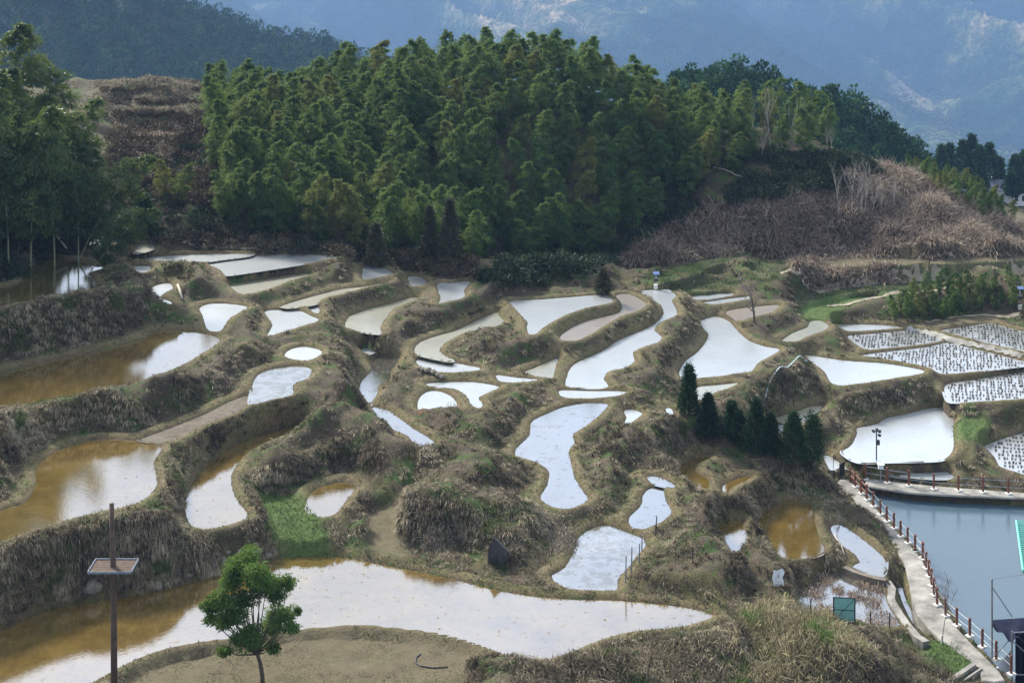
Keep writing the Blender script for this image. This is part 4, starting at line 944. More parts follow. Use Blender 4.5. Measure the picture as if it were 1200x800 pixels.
# green bamboo hedge down the right-hand edge of the slope, and the one in the right-hand fields
def young(name,px,cnt,s0,s1,y0,y1,label,group,seed,mind=.9):
    q=random.Random(seed); pts=[]; t=0
    while len(pts)<cnt and t<30000:
        t+=1; u=q.uniform(min(p[0] for p in px),max(p[0] for p in px)); y=q.uniform(y0,y1); x=(u-600)*y/F; z=gz(x,y)
        v=F*(CAM_Z-z)/y+VH
        if not bool(pip(px,np.array([u]),np.array([v]))[0]): continue
        if any((x-a)**2+(y-b)**2<mind**2 for a,b,_ in pts): continue
        pts.append((x,y,z))
    print(name,len(pts))
    for i,(x,y,z) in enumerate(pts): put_bamboo(BV[i%8],x,y,z-.1,q.uniform(s0,s1),label,group,q.uniform(0,6.28),'bamboo_shrub','bamboo shrub')
young('hedge',[(1050,190),(1090,190),(1130,215),(1190,262),(1150,262),(1100,232)],46,.20,.34,145,176,'low bright green bamboo on the outer edge of the brown slope','young bamboos edging the slope',3)
young('hedge2',[(1045,378),(1062,352),(1120,340),(1185,338),(1230,345),(1230,362),(1150,368),(1085,378)],60,.16,.27,118,150,'low green bamboo between the upper terraces and the stubble fields','young bamboos by the stubble fields',4,.8)
# ---------------------------------------------------------------- built things
def G(c,a,b): x0,y0,s=CR[c]; return (x0+a/s,y0+b/s)
MCON_=simple('old_concrete',(.21,.20,.175),.9,.15,.55,.9,0,.6)
MCON2=simple('concrete_footing',(.55,.54,.50),.85,.2,.15,5)
MPOST=simple('brown_painted_post',(.15,.055,.032),.6,.35,.35,3)
MRAIL=simple('grey_steel',(.25,.26,.27),.45,.5,.2,8,.6)
MDARK=simple('dark_metal',(.035,.038,.042),.5,.4,.2,8,.5)
MWHITE=simple('white_paint',(.72,.74,.75),.45,.4,.08,8)
MBLUE=simple('solar_panel',(.10,.15,.30),.25,.5,.1,8)
MWOOD=simple('weathered_wood',(.085,.06,.045),.85,.15,.45,4,0,.5)
MWOODL=simple('grey_plank',(.15,.17,.19),.9,.05,.25,4,0,.3)
MPOLEW=simple('dry_pole',(.36,.32,.25),.8,.2,.2,6)
MSTONE=simple('field_stone',(.13,.11,.085),.85,.25,.5,1.5,0,.6)
MDSTONE=simple('dark_stone',(.03,.027,.028),.7,.3,.5,3,0,.6)
MTARP=simple('navy_tarp',(.012,.014,.028),.9,.05,.3,2,0,.5)
MSHEET=simple('grey_sheet',(.38,.40,.42),.5,.4,.15,3)
MMINT=simple('mint_plastic',(.16,.55,.42),.45,.4,.15,3)
MNET=simple('green_netting',(.16,.34,.30),.7,.2,.2,12)
MREED=mat_blades('dead_reed',[(.2,(.08,.055,.04)),(.5,(.19,.14,.10)),(.8,(.34,.27,.20))])
ZW,ZP=.72,.62
def slab(name,i,z0,z1):
    p=[w2(u,v,z1) for u,v in smooth_poly(FLATS[i][0],1)]
    m=MB(); m.prism(p[::-1] if False else p,z0,z1); o=m.build(name,MCON_)
    import bmesh
    bm=bmesh.new(); bm.from_mesh(o.data); bmesh.ops.recalc_face_normals(bm,faces=bm.faces[:])
    bmesh.ops.bevel(bm,geom=[e for e in bm.edges if abs(e.verts[0].co.z-z1)<1e-4 and abs(e.verts[1].co.z-z1)<1e-4],offset=.05,segments=1,affect='EDGES'); bm.to_mesh(o.data); bm.free()
    tag(o,kind='structure')
slab('concrete_walkway',12,-.6,ZW); slab('promenade',13,ZP-.13,ZP)

def post_at(u,v,z,h,parent,r=.075,foot=True):
    x,y=w2(u,v,z); m=MB(); m.tube([(x,y,z),(x,y,z+h-.05),(x,y,z+h)],[r,r,r*.75],9)
    for k in (.35,.7): m.tube([(x,y,z+h*k-.02),(x,y,z+h*k+.02)],r*1.12,9)
    p=m.build('post',MPOST,parent)
    if foot:
        f=MB(); f.box((x,y,z+.04),(.42,.34,.08),.5); f.build('footing',MCON2,p)
    return Vector((x,y,z))
def fence(name,label,pts,z,h,rails,mat,rr,foot=True):
    T=empty(name,(0,0,0),label,'fence')
    P_=[post_at(u,v,z,h,T,foot=foot) for u,v in pts]
    for fz in rails:
        for a,b in zip(P_,P_[1:]):
            m=MB(); ds=Vector((0,0,-.03)); A=a+Vector((0,0,h*fz)); B=b+Vector((0,0,h*fz)); m.tube([A,(A+B)/2+(ds if rr<.02 else Vector()),B],rr,6); m.build('rail',mat,T)
    return P_
CR[8]=(1060,600,4.0)
wp=[G(7,288,418),G(7,320,455),G(7,350,488),G(7,385,524),G(7,423,567),G(7,458,605),G(7,497,642),G(7,533,686),G(7,571,722),G(7,611,762),G(7,652,802),G(8,50,182),G(8,87,220),G(8,102,264),G(8,115,302),G(8,127,345),G(8,138,390),G(8,153,436),G(8,192,487),G(8,245,532),G(8,306,582),G(8,365,633),G(8,430,692),G(8,500,760)]
fence('walkway_fence','brown posts and wires along the pool side of the concrete walkway',wp,ZW,1.02,(.45,.85),MRAIL,.012)
fence('corner_fence','short brown double-railed fence at the far end of the walkway',[G(7,262,392),G(7,286,416),G(7,318,453),G(7,349,486)],ZW,1.04,(.45,.85),MPOST,.035,False)
fence('promenade_fence','brown posts with two grey rails along the far side of the pool',[G(7,340,376),G(7,460,396),G(7,577,413),G(7,712,431),G(7,845,440),G(7,978,448),G(7,1115,456),G(7,1255,464),G(7,1400,472)],ZP,1.1,(.42,.82),MRAIL,.022)

def lamp():
    x,y=w2(*G(7,402,346),ZP); T=empty('lamp_pole',(x,y,ZP),'slim dark pole with floodlights and a box at the far corner of the pool','lamp pole')
    m=MB(); m.tube([(0,0,-.3),(0,0,3.1)],.045,8); m.box((0,0,.03),(.25,.25,.06)); m.build('pole',MDARK,T)
    c=MB(); c.bar((-.22,0,2.95),(.25,0,2.95),.02); c.build('crossbar',MDARK,T)
    for dx,dz,rz in ((-.22,3.02,.4),(.02,3.12,.0),(.22,3.0,-.5),(.2,2.72,.9)):
        b=MB(); b.box((dx,-.06,dz),(.17,.2,.13),rz,.3); b.tube([(dx,-.14,dz-.02),(dx,-.18,dz-.04)],.06,8); b.build('floodlight',MDARK,T)
    b=MB(); b.box((.1,0,2.2),(.24,.16,.34)); b.build('control_box',MDARK,T)
lamp()
x,y=w2(*G(7,425,398),ZP); T=empty('meter_post',(x,y,ZP),'grey post carrying a small pale cabinet beside the dark lamp pole','cabinet post')
m=MB(); m.tube([(0,0,0),(0,0,1.05)],.04,8); m.build('post',MRAIL,T); m=MB(); m.box((0,0,1.18),(.34,.22,.30)); m.box((0,-.02,1.36),(.46,.34,.04),0,.25); m.build('cabinet',MWHITE,T)
# gate at the head of the walkway
CR[9]=(900,520,8.571)
def gate():
    z=ZW; T=empty('metal_gate',(0,0,0),'dark metal gate standing open at the far end of the walkway','gate')
    def pan(a,b,h,nm):
        A=Vector((*w2(*G(9,*a),z),z)); B=Vector((*w2(*G(9,*b),z),z)); m=MB()
        for q in (A,B): m.bar(q,q+Vector((0,0,h)),.045)
        for f in (.08,.5,.97): m.bar(A+Vector((0,0,h*f)),B+Vector((0,0,h*f)),.03)
        n=7
        for i in range(1,n): q=A.lerp(B,i/n); m.bar(q+Vector((0,0,h*.08)),q+Vector((0,0,h*.97)),.018 if nm=='side_panel' else .04)
        m.build(nm,MDARK,T)
    pan((722,338),(764,312),.95,'gate_leaf'); pan((605,385),(665,388),.85,'side_panel')
    q=Vector((*w2(*G(9,657,268),.8),.8)); m=MB(); m.bar(q,q+Vector((0,0,1.1)),.02); m.build('thin_post',MDARK,T)
gate()
# netting gate and stakes beside the lower paddies
def hitg(c,a,b): return hit(*G(c,a,b))
def netgate():
    A=hitg(6,524,592); B=A+Vector((72/2.9625*A.y/F,-.12,0)); T=empty('netting_gate',A,'square green netting gate in a dark frame at the edge of the reed paddy','gate')
    B=B-A; A=Vector(); H=1.25; m=MB()
    for q in (A,B): m.bar(q-Vector((0,0,.2)),q+Vector((0,0,H)),.035)
    for f in (.03,.5,.98): m.bar(A+Vector((0,0,H*f)),B+Vector((0,0,H*f)),.028)
    m.bar(A+Vector((0,0,.05)),B+Vector((0,0,H*.98)),.022); m.build('frame',MDARK,T)
    n=MB(); e=(B-A).normalized().cross(Vector((0,0,1)))*.012; a,b,c,d=A+Vector((0,0,.05)),B+Vector((0,0,.05)),B+Vector((0,0,H*.96)),A+Vector((0,0,H*.96))
    n.add([a+e,b+e,c+e,d+e,a-e,b-e,c-e,d-e],[(0,1,2,3),(7,6,5,4),(0,4,5,1),(1,5,6,2),(2,6,7,3),(3,7,4,0)]); n.build('netting',MNET,T)
netgate()
def stake(u,vb,vt,label,r=.03,mat=None,lean=0,name='stake',cat='stake',group=None):
    p=hit(u,vb); h=(vb-vt)*p.y/F; m=MB(); m.tube([(0,0,-.2),(lean*h*.5,0,h*.5),(lean*h,0,h)],[r,r,r*.85],7)
    o=m.build(name,mat or MWOOD,None,False,p); tag(o,label,cat,group); return o
for a,b,t,l in [(445,590,510,'dark stake in the bank left of the netting gate'),(652,608,550,'dark stake just right of the netting gate'),(718,610,560,'dark stake at the right end beside the stone kerb'),(205,520,452,'dark stake on the slope left of the reed paddy'),(35,388,330,'dark stake among grass left of the small brown ponds')]:
    stake(*G(6,a,b),G(6,a,t)[1],l,.035,MDARK)
for a,b,t,l in [(987,455,362,'leftmost grey stake at the right corner of the mottled pond'),(1007,420,330,'second grey stake at the right corner of the mottled pond'),(1034,385,318,'third grey stake at the right corner of the mottled pond'),(1043,345,288,'shortest grey stake above the mottled pond corner'),(1090,290,222,'dark leaning stake between the two small ponds')]:
    stake(*G(5,a,b),G(5,a,t)[1],l,.035,MWOODL if a<1060 else MDARK,.02 if a<1060 else .08)
# platform pole at the left front
def platform_pole():
    z0=5.0; x,y=w2(134,835,z0); T=empty('wooden_pole',(x,y,gz(x,y)-.2),'tall dark wooden pole with a square plank platform at the left front','wooden pole')
    s=F/y; H=(835-590)/s; hp=(835-664)/s
    m=MB(); m.tube([(0,0,-.2),(-.02,0,H*.35),(-.05,0,H*.7),(-.12,0,H)],[.155,.14,.125,.105],10); m.build('pole',MWOOD,T,True)
    d=MB(); W_,D_=1.9,1.3
    for i in range(7): d.box((-.05,-D_/2+D_*(i+.5)/7,hp),(W_-.06,D_/7-.02,.035))
    d.build('deck',MWOOD,T)
    for nm,c,sz in (('rim_board',(-.05,-D_/2-.02,hp+.02),(W_,.05,.10)),('rim_board',(-.05,D_/2+.02,hp+.02),(W_,.05,.10)),('rim_board',(-.05-W_/2,0,hp+.02),(.05,D_-.04,.10)),('rim_board',(-.05+W_/2,0,hp+.02),(.05,D_-.04,.10))):
        b=MB(); b.box(c,sz); b.build(nm,MWOODL,T)
    for sx in (-1,1):
        for sy in (-1,1):
            b=MB(); b.bar((sx*.10,sy*.1,hp-1.1),(sx*.62-.05,sy*.45,hp-.03),.035); b.build('brace',MWOOD,T)
platform_pole()
# solar insect lamps on posts
def trap(u,vb,vt,label):
    p=hit(u,vb); h=(vb-vt)*p.y/F; T=empty('insect_trap_lamp',p,label,'trap lamp'); 
    m=MB(); m.box((0,0,.12),(.32,.32,.4)); m.build('base',MCON2,T)
    m=MB(); m.tube([(0,0,.4),(0,0,h*.93)],.035,8); m.build('post',MRAIL,T)
    m=MB(); m.box((.02,0,h*.52),(.42,.26,.16)); m.build('collector',MDARK,T)
    m=MB(); m.tube([(0,0,h*.62),(0,0,h*.84)],[.12,.05],10); m.build('lamp_hood',MRAIL,T)
    m=MB(); m.box((.04,0,h*.97),(.55,.4,.04),0,.5); m.build('panel',MBLUE,T)
trap(768.5,339,321,'small solar lamp post with a white base on the far bund of the long pond')
trap(1195.5,362,337,'white solar lamp post with a blue panel at the right edge by the green bamboo')
# hose down the mound
def line_thing(name,label,cat,pxs,r,mat,lift=.05,n=8,z=None):
    P_=[]
    for (u,v) in pxs:
        p=hit(u,v) if z is None else Vector((*w2(u,v,z),z)); P_.append(p+Vector((0,0,lift)))
    Q=[]
    for a,b in zip(P_,P_[1:]):
        for k in range(n): q=a.lerp(b,k/n); q.z=max(q.z,gz(q.x,q.y)+lift) if z is None else q.z; Q.append(q)
    Q.append(P_[-1]); o=P_[0].copy(); m=MB(); m.tube([q-o for q in Q],r,7); t=m.build(name,mat,None,True,o); tag(t,label,cat)
MHOSE=simple('pale_blue_hose',(.50,.62,.62),.4,.4,.1,4)
def hill_hose():
    px=[G(3,432,490),G(3,390,530),G(3,345,575),G(3,300,605),G(3,272,630)]; y0=hit(*px[0]).y; y1=hit(*px[-1]).y; P_=[]
    for j in range(4):
        for k in range(6):
            t=(j+k/6)/4; u=px[j][0]+(px[j+1][0]-px[j][0])*k/6; v=px[j][1]+(px[j+1][1]-px[j][1])*k/6; q=wY(u,v,y0+(y1-y0)*t); q.z=max(q.z,gz(q.x,q.y)+.14); P_.append(q)
    o=P_[0].copy(); m=MB(); m.tube([q-o for q in P_],.04,7); tag(m.build('hose',MHOSE,None,True,o),'pale hose running down the grassy mound to the cypresses','hose')
hill_hose()
line_thing('black_hose','black hooked hose lying in the bare field at the front','hose',[G(5,275,702),G(5,260,715),G(5,258,730),G(5,275,744),G(5,320,750),G(5,370,748)],.03,MDARK,.03)
line_thing('fallen_pole','pale fallen pole leaning to the right below the grove','pole',[G(1,0,0) if False else (291,231),(308,249)],.05,MPOLEW,.4,2)
line_thing('fallen_pole','second pale fallen pole just below the first one','pole',[(296,237),(312,252)],.05,MPOLEW,.3,2)
line_thing('leaning_pole','long pale pole leaning over the dark pond at the left','pole',[(30,242),(55,272),(78,300)],.06,MPOLEW,.6,3)
line_thing('bleached_log','short bleached log on the mound beside the bright small pond','log',[G(1,617,228),G(1,631,276)],.10,MPOLEW,.2,2)
line_thing('fallen_pole','pale pole lying on the bank above the long grey pond','pole',[G(6,525,290),G(6,562,365)],.035,MPOLEW,.15,3)
line_thing('arched_stem','bleached arching stem on the dark slope right of the grove','stem',[(836,202),(848,204),(862,211),(870,214)],.05,MPOLEW,.5,3)
# rocks
def rock_thing(u,v,r,label,mat=MSTONE,seed=1,up=.3,name='rock',cat='rock',group=None):
    p=hit(u,v); m=MB(); m.rock((0,0,0),r,seed); o=m.build(name,mat,None,False,p+Vector((0,0,up*r[2]))); o.rotation_euler.z=seed*.7; tag(o,label,cat,group)
p=hit(*G(5,548,375)); m=MB()
m.add([(-1.0,-.5,-.3),(.2,-.8,-.3),(1.15,-.35,-.3),(1.0,.6,-.3),(-.7,.7,-.3),(-.95,-.35,.9),(-.45,-.35,1.75),(.25,-.45,1.15),(.85,-.3,.65),(.7,.4,.6),(-.3,.35,1.55),(-.8,.4,.8),(-.3,-.75,.7),(.5,-.68,.45)],
 [(0,4,3,2,1),(0,1,12,5),(1,2,13,12),(2,8,13),(5,12,6),(12,7,6),(12,13,7),(13,8,7),(2,3,9,8),(3,4,11,9),(4,0,5,11),(5,6,10,11),(6,7,10),(7,8,9,10),(9,11,10)])
o=m.build('rock',MDSTONE,None,False,p); o.scale=(.6,.6,.7); tag(o,'big dark angular rock on the bank above the front pond','rock')
q=random.Random(77)
for k,(u,v,s) in enumerate([(252,664,.3),(262,660,.42),(272,662,.28),(243,670,.36),(281,655,.38),(292,654,.30),(302,651,.44),(313,650,.34),(232,672,.30),(222,676,.40),(207,682,.34),(184,688,.42),(108,688,.7),(322,648,.26),(256,650,.2),(302,641,.2),(268,650,.22),(196,676,.25)]):
    rock_thing(u,v,(s*.9,s*.6,s*.65),'stone at the foot of the long bank above the front pond',MSTONE,20+k,.0,'stone','stone','stones along the foot of the front bank')
for k,(a,b,s) in enumerate([(285,518,.35),(300,522,.4),(318,530,.38),(335,538,.36),(350,545,.3),(270,512,.3)]):
    rock_thing(*G(2,a,b),(s,s*.8,s*.5),'flat stone of the stepping row between two narrow ponds',MSTONE,50+k,.5,'stepping_stone','stone','stepping stones between the ponds')
# dry-stone wall under the front bund
def stonewall():
    q=random.Random(12); T=empty('dry_stone_wall',(0,0,0),'little dry-stone wall at the right end of the bare front field','stone wall')
    A=Vector((*w2(540,800,4.6),4.9)); B=Vector((*w2(603,778,4.9),5.15)); n=9
    for row in range(3):
        for i in range(n):
            p=A.lerp(B,(i+.5*(row%2))/n)+Vector((q.uniform(-.05,.05),q.uniform(-.05,.05),-.45+row*.27)); m=MB(); m.rock((0,0,0),(.25,.2,.16),100+row*20+i); o=m.build('stone',MSTONE,T,False,p)
stonewall()
# kerbs of the narrow channel
def kerb(name,label,cat,pxs,z,w,h,mat,parts=None):
    c=[Vector((*w2(u,v,z),z)) for u,v in pxs]; m=MB(); n=len(c); vs=[]
    for i in range(n):
        t=(c[min(i+1,n-1)]-c[max(i-1,0)]).normalized(); s=Vector((-t.y,t.x,0))*w/2
        vs+= [c[i]-s-Vector((0,0,h)),c[i]+s-Vector((0,0,h)),c[i]+s,c[i]-s]
    fs=[(0,1,2,3)[::-1],tuple(4*(n-1)+k for k in range(4))]
    for i in range(n-1):
        for k in range(4): fs.append((4*i+k,4*i+(k+1)%4,4*i+4+(k+1)%4,4*i+4+k))
    m.add(vs,fs); o=m.build(name,mat); tag(o,label,cat); return o
def wig(pts,k=3,a=1.0,seed=1):
    q=random.Random(seed); r=[]
    for p,s in zip(pts,pts[1:]):
        for i in range(k): t=i/k; r.append((p[0]+(s[0]-p[0])*t+q.uniform(-a,a)*.5,p[1]+(s[1]-p[1])*t+q.uniform(-a,a)*.4))
    return r+[pts[-1]]
kerb('channel_kerb','pale stone kerb curving between the reed paddy and the narrow channel','kerb',wig([G(6,708,442),G(6,728,470),G(6,722,505),G(6,745,545),G(6,775,590),G(6,815,635),G(6,845,655)],3,.6),.96,.42,1.2,MCON_)
kerb('stone_kerb','row of pale stones dividing the long grey pond from the reed paddy','kerb',wig([G(6,560,395),G(6,600,412),G(6,650,428),G(6,706,440)],3,.5,2),1.2,.4,.6,MSTONE)
for i,(pts,l) in enumerate([([(1026,768),(1040,785),(1052,806)],'pale concrete kerb left of the dark basin at the bottom'),([(1104,801),(1122,790),(1141,777)],'concrete kerb slanting up to the end of the walkway')]):
    kerb('concrete_kerb',l,'kerb',pts,.95,.25,.8,MCON_)
def trough():
    T=empty('concrete_basin',(*w2(1120,786,.5),.4),'small dark open concrete basin beside the lower end of the walkway','basin')
    o=T.location; P_=[Vector((*w2(u,v,.8),.8))-o for u,v in [(1102,802),(1139,777),(1150,782),(1128,797)]]
    for i in range(4):
        a,b=P_[i],P_[(i+1)%4]; m=MB(); d=(b-a); m.box((a+b)/2-Vector((0,0,.35)),(d.length,.10,.7),math.atan2(d.y,d.x)); m.build('wall',MCON_,T)
    m=MB(); c=sum(P_,Vector())/4; m.add([(c+(p-c)*.97)-Vector((0,0,.62)) for p in P_],[(0,1,2,3)]); m.build('floor',MDSTONE,T)
trough()
# reeds standing dead in the paddy
def reed(u,v,w,h,label,seed):
    x,y=w2(u,v,.8); q=np.random.default_rng(seed); n=int(170*w); a=q.uniform(0,6.28,n); r=w*np.sqrt(q.uniform(0,1,n))*.5
    b=np.stack([np.cos(a)*r,np.sin(a)*r*1.3,np.zeros(n)-.05],1); d=unit(q.normal(size=(n,3))*[.7,.7,.35]+[0,0,.75])
    V,Fc=blades(b,d,h*.75*q.uniform(.5,1.2,n),q.uniform(.02,.045,n),q.uniform(.8,2.6,n))
    o=link('dead_reed_clump',mesh_np('dead_reed_clump',V,Fc,MREED,False,{'rnd':np.repeat(q.uniform(0,1,n),6)}),None,(x,y,.8)); tag(o,label,'reed clump')
for k,(a,b,w,h,l) in enumerate([(468,440,1.6,1.0,'upper tall clump of dead reeds at the left of the reed paddy'),(462,490,1.3,.9,'middle clump of dead reeds at the left of the reed paddy'),(495,560,1.7,.9,'broad clump of dead reeds left of the netting gate'),(540,480,.7,.9,'thin dead reeds right of the tall left clump'),(600,500,.7,1.0,'thin dead reeds in the middle of the reed paddy'),(665,470,1.7,1.0,'tall clump of dead reeds by the stone kerb'),(655,520,1.2,.8,'middle clump of dead reeds at the right of the reed paddy'),(690,580,1.7,.8,'broad clump of dead reeds right of the netting gate')]): reed(*G(6,a,b),w,h,l,k)
rx,ry=w2(*G(6,815,640),.6)
# white rag on a stick, sapling
p=hit(*G(6,332,470)); T=empty('white_cloth',p,'white cloth hanging crumpled on the slope left of the reed paddy','cloth'); m=MB(); V=[]
for i in range(6):
    for j in range(8): V.append((-.28+.11*i+.04*math.sin(j*1.3),.06*math.sin(i*1.9+j),.95-.12*j-.05*math.sin(i*1.2)))
m.add(V,[(i*8+j,i*8+j+1,(i+1)*8+j+1,(i+1)*8+j) for i in range(5) for j in range(7)]); m.build('cloth',MWHITE,T,True); m=MB(); m.bar((0,.02,-.1),(0,.02,1.0),.02); m.build('stick',MWOOD,T)
SV=twig_tree(91,2.6,.5,MBARKM,2,.8,.03,.6); p=hit(*G(8,176,620)); t=put_bare(SV,p,.9,'thin bare sapling with a white base beside the walkway'); m=MB(); m.tube([(0,0,0),(0,0,.5)],.06,8); m.build('white_base',MCON2,t)
SV2=twig_tree(93,1.6,.7,MBARKM,3,.6,.02,.4); put_bare(SV2,hit(*G(6,535,300)),1.0,'small bare shrub at the top of the long grey pond')
# tarpaulin shelter at the bottom right
def shelter():
    z=.3; s=F/81.0; o=Vector((*w2(1162.5,782,z),z)); T=empty('tarp_shelter',o,'navy tarpaulin shelter on grey pipes at the bottom right corner','shelter')
    def q(u,v,dy=0.0): 
        Y=o.y+dy; return wY(u,v,Y)-o
    P_=[('pole',q(1162.5,786),q(1162.5,678),.045),('pole',q(1186,802,-1.2),q(1186,739,-1.2),.045),('brace',q(1162.5,687),q(1186,722),.03),('top_wire',q(1162.5,678),q(1215,671,.3),.012),
        ('crossbar',q(1186,741,-1.2),q(1215,739,-1.2),.035),('brace',q(1187,751,-1.2),q(1215,776,-1.2),.03),('crossbar',q(1187,790,-1.2),q(1215,790,-1.2),.03),('brace',q(1164,770),q(1184,748,-.8),.02),('pole',q(1218,810,-1.2),q(1218,700,-1.2),.045),('pole',q(1222,790,1.5),q(1222,680,1.5),.045)]
    for nm,a,b,r in P_: m=MB(); m.bar(a,b,r); m.build(nm,MRAIL,T)
    # sagging roof and hanging curtain, both thick cloth
    def cloth(nm,f,nu,nv,mat):
        V=[f(i/(nu-1),j/(nv-1)) for i in range(nu) for j in range(nv)]; n=len(V); B=[v+Vector((0,.03,-.02)) for v in V]
        Fs=[(i*nv+j,i*nv+j+1,(i+1)*nv+j+1,(i+1)*nv+j) for i in range(nu-1) for j in range(nv-1)]
        m=MB(); m.add(V+B,Fs+[tuple(k+n for k in f_[::-1]) for f_ in Fs]); m.build(nm,mat,T,True)
    cloth('roof_tarp',lambda a,b:(q(1163+58*a,726-4*a,1.4)).lerp(q(1163+58*a,731+20*math.sin(min(a*2.2,1)*1.57)-3*a+3*math.sin(a*22),-1.3),b)+Vector((0,0,-.25*math.sin(b*3.1)*(.5+.5*math.sin(a*9)))),26,12,MTARP)
    cloth('curtain',lambda a,b:q(1190+34*a,742,-1.0).lerp(q(1190+34*a,806,-1.0),b)+Vector((0,.12*math.sin(a*30),0)),30,8,MTARP)
    cloth('grey_sheet',lambda a,b:q(1167+19*a,782-22*a,-.3).lerp(q(1167+19*a,782+12*a,-.5),b),6,5,MSHEET)
    cloth('side_wall',lambda a,b:q(1160+42*a,779+30*a,-.6-1.4*a).lerp(q(1160+42*a,800+44*a,-.6-1.4*a),b),6,5,MCON_)
shelter()
# mint-green raft of pipes at the right edge of the pool
def raft():
    z=.08; o=Vector((*w2(1194,640,z),z)); T=empty('mint_raft',o,'mint green slatted plastic raft at the right edge of the pool','raft')
    a=Vector((*w2(1191,610,z),z))-o; b=Vector((*w2(1199,668,z),z))-o; w=Vector((1.6,.1,0))
    for f in (0,.5,1): m=MB(); m.tube([a+w*f,b+w*f],.07,8); m.build('float_pipe',MMINT,T)
    m=MB(); n=26
    for i in range(n): c=a.lerp(b,(i+.5)/n)+Vector((0,0,.07)); m.bar(c,c+w,.035,5)
    m.build('slats',MMINT,T)
raft()
# stubble left standing in rows in the shallow fields
MSTB=mat_blades('rice_stubble',[(.2,(.018,.015,.010)),(.5,(.045,.036,.022)),(.8,(.11,.09,.05))],trans=.1)
def stub_mesh(seed):
    q=np.random.default_rng(seed); n=22; a=q.uniform(0,6.28,n); r=q.uniform(0,.05,n); b=np.stack([np.cos(a)*r,np.sin(a)*r,np.zeros(n)-.06],1)
    return blades(b,unit(q.normal(size=(n,3))*.22+[0,0,1]),q.uniform(.13,.23,n),q.uniform(.025,.04,n),q.uniform(0,.8,n))+(np.repeat(q.uniform(0,1,n),6),)
SM=[stub_mesh(i) for i in range(6)]; SMD=[mesh_np('rice_stubble',v,f,MSTB,False,{'rnd':r}) for v,f,r in SM]
def stubble():
    q=random.Random(4); C=[]
    for (poly,z,kind,bed) in PW:
        if kind!='w' or bed!=STUB: continue
        ang=-.2; ca,sa=math.cos(ang),math.sin(ang); c=poly.mean(0); R_=np.abs(poly-c).max()*1.5
        i=-R_
        while i<R_:
            j=-R_
            while j<R_:
                x=c[0]+i*ca-j*sa+q.uniform(-.06,.06)+.25*math.sin(j*.35); y=c[1]+i*sa+j*ca+q.uniform(-.08,.08)
                j+=.74
                if q.random()<.05 or abs(x)>y*.37: continue
                d,ins=dist_inside(poly,np.array([x]),np.array([y]))
                if ins[0] and d[0]>.35: C.append((x,y,z,q.randrange(6),q.uniform(0,6.28),q.uniform(.8,1.25)))
            i+=.27
    C.sort(key=lambda c:c[1]); print('stubble',len(C))
    inv=[c for c in C if abs(c[0])<c[1]*.335]; near=inv[:300]; ns=set(near)
    for c in near:
        o=link('rice_stubble',SMD[c[3]],None,c[:3]); o.rotation_euler.z=c[4]; o.scale=(c[5],)*3
        tag(o,'dark tuft of cut rice stubble standing in the nearest rows of the flooded field','rice stubble','rice stubble in rows')
    Vs=[];Fs=[];Rn=[];off=0
    for c in C:
        if c in ns: continue
        v,f,r=SM[c[3]]; ca,sa=math.cos(c[4])*c[5],math.sin(c[4])*c[5]
        Vs.append(np.stack([v[:,0]*ca-v[:,1]*sa+c[0],v[:,0]*sa+v[:,1]*ca+c[1],v[:,2]*c[5]+c[2]],1)); Fs.append(f+off); off+=len(v); Rn.append(r)
    if Vs: stuff('stubble_rows',np.concatenate(Vs),np.concatenate(Fs),MSTB,np.concatenate(Rn))
stubble()
# earth paths over the upper fields
MPATH=simple('trodden_path',(.27,.23,.17),.9,.1,.3,.8,0,.4)
def ribbon(name,px,w,mat,n=10):
    c=[]; hs=[hit(u,v) for u,v in px]
    for j in range(len(hs)):                # ignore a hit that jumps behind a bump
        w_=sorted(h.y for h in hs[max(0,j-1):j+2]); my=w_[len(w_)//2]
        if abs(hs[j].y-my)>2.5: u,v=px[j]; hs[j]=Vector(((u-600)*my/F,my,0))
    for a,b in zip(hs,hs[1:]):
        for k in range(n): c.append(a.lerp(b,k/n))
    V=[];Fs=[]
    for i,p in enumerate(c):
        t=(c[min(i+1,len(c)-1)]-c[max(i-1,0)]); t.z=0; t.normalize(); s=Vector((-t.y,t.x,0))
        for f in (-.5,0,.5):
            q_=p+s*w*f*(1+.25*math.sin(i*1.7)); V.append((q_.x,q_.y,gz(q_.x,q_.y)+.05))
    for i in range(len(c)-1):
        for k in range(2): Fs.append((3*i+k,3*i+k+1,3*i+4+k,3*i+3+k))
    m=MB(); m.add(V,Fs); o=m.build(name,mat,None,True)
    tag(o,kind='structure')
ribbon('path',[G(3,340,240),G(3,440,228),G(3,560,214),G(3,650,204),G(3,760,196),G(3,850,190),G(3,1000,181),G(3,1185,163),G(3,1300,152)],.55,MPATH)
ribbon('path',[G(3,500,330),G(3,560,292),G(3,640,270),G(3,740,250),G(3,850,240),G(3,960,242)],.4,MPATH)
ribbon('path',[G(3,410,275),G(3,480,248),G(3,580,228),G(3,700,214),G(3,860,205),G(3,1185,196)],.35,MPATH)
ribbon('path',[G(3,780,372),G(3,850,392),G(3,930,410),G(3,1030,430),G(3,1120,452),G(3,1185,468)],.7,MCON_)
ribbon('path',[G(3,845,348),G(3,930,335),G(3,1060,325),G(3,1185,322)],.4,MPATH)
ribbon('path',[(190,275),(215,283),(260,290),(300,292),(360,293)],.5,MPATH)
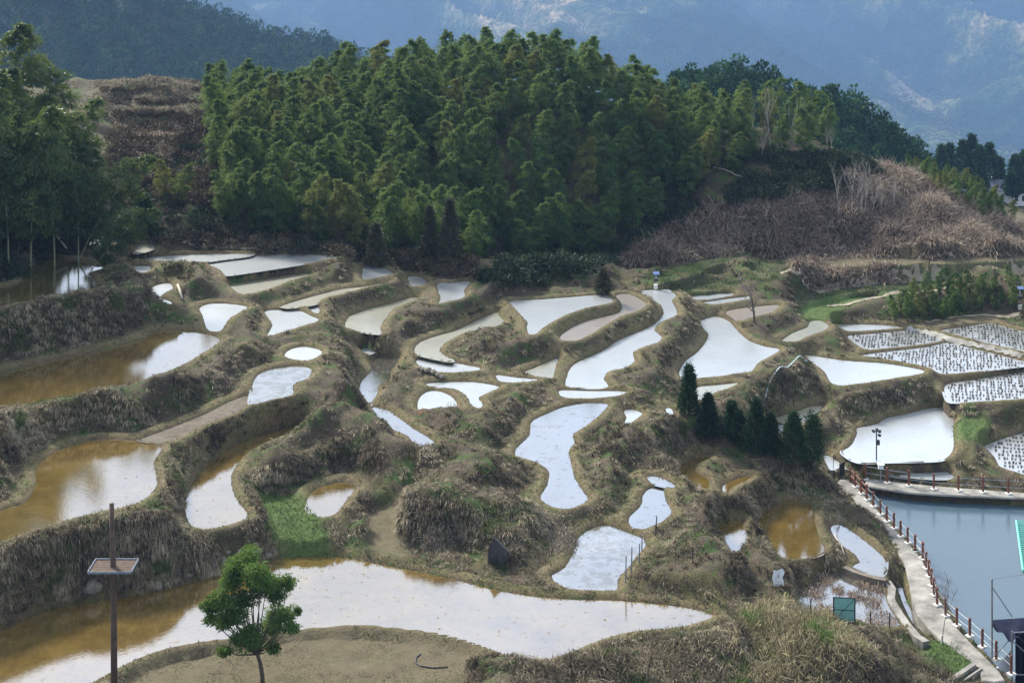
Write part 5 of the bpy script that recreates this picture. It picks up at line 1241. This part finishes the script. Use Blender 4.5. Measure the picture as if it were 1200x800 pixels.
# far village houses
def house(u,vb,Y,w,d,h,rz,rc,label):
    p=wY(u,vb,Y); p.z=float(f4(np.array([p.x]),np.array([p.y]))[0])-.3; T=empty('house',p,label,'house',None,rz)
    m=MB(); m.box((0,0,h/2),(w,d,h)); m.add([(-w/2,-d/2,h),(-w/2,d/2,h),(-w/2,0,h+1.3),(w/2,-d/2,h),(w/2,d/2,h),(w/2,0,h+1.3)],[(0,2,1),(3,4,5)]); m.build('wall',MWHITE,T)
    r=MB(); o=.4
    for s in (-1,1): r.add([(-w/2-o,s*(d/2+o),h-.25),(w/2+o,s*(d/2+o),h-.25),(w/2+o,0,h+1.45),(-w/2-o,0,h+1.45),(-w/2-o,s*(d/2+o),h-.1),(w/2+o,s*(d/2+o),h-.1),(w/2+o,0,h+1.6),(-w/2-o,0,h+1.6)],[(0,1,2,3),(4,5,6,7),(0,1,5,4),(1,2,6,5),(3,0,4,7)])
    r.build('roof',rc,T)
    for i in (-1,0,1): b=MB(); b.box((i*w*.3,-d/2-.03,h*.55),(w*.13,.06,h*.35)); b.build('window',MDARK,T)
MROOF=simple('slate_roof',(.12,.13,.16),.8,.2,.3,2)
house(1159,238,292,7,5,3.2,.3,MROOF,'low white house with a slate roof, leftmost in the far valley')
house(1176,243,288,5,4,2.6,-.2,MROOF,'small house with a grey roof in the far valley, in the middle')
house(1194,247,282,4.5,4,2.8,.1,MROOF,'white-walled house with a dark window at the far right of the valley')
# ---------------------------------------------------------------- the air between here and the mountain
def haze():
    lo=1e9; hi=-1e9
    for o in list(SC.objects):
        if o.type=='MESH' and o.parent is None:
            for c in o.bound_box: lo=min(lo,c[2]+o.location.z); hi=max(hi,c[2]+o.location.z)
    z0,z1=lo-1,hi+15
    k=N('air'); v=k.n('ShaderNodeVolumePrincipled'); v.inputs['Density'].default_value=.00015
    v.inputs['Color'].default_value=(.29,.48,.82,1); v.inputs['Anisotropy'].default_value=.1
    k.t.links.new(v.outputs[0],k.out.inputs['Volume'])
    m=MB(); m.box((0,2760,(z0+z1)/2),(5200,5800,z1-z0)); tag(m.build('haze',k.m),kind='stuff')
haze()
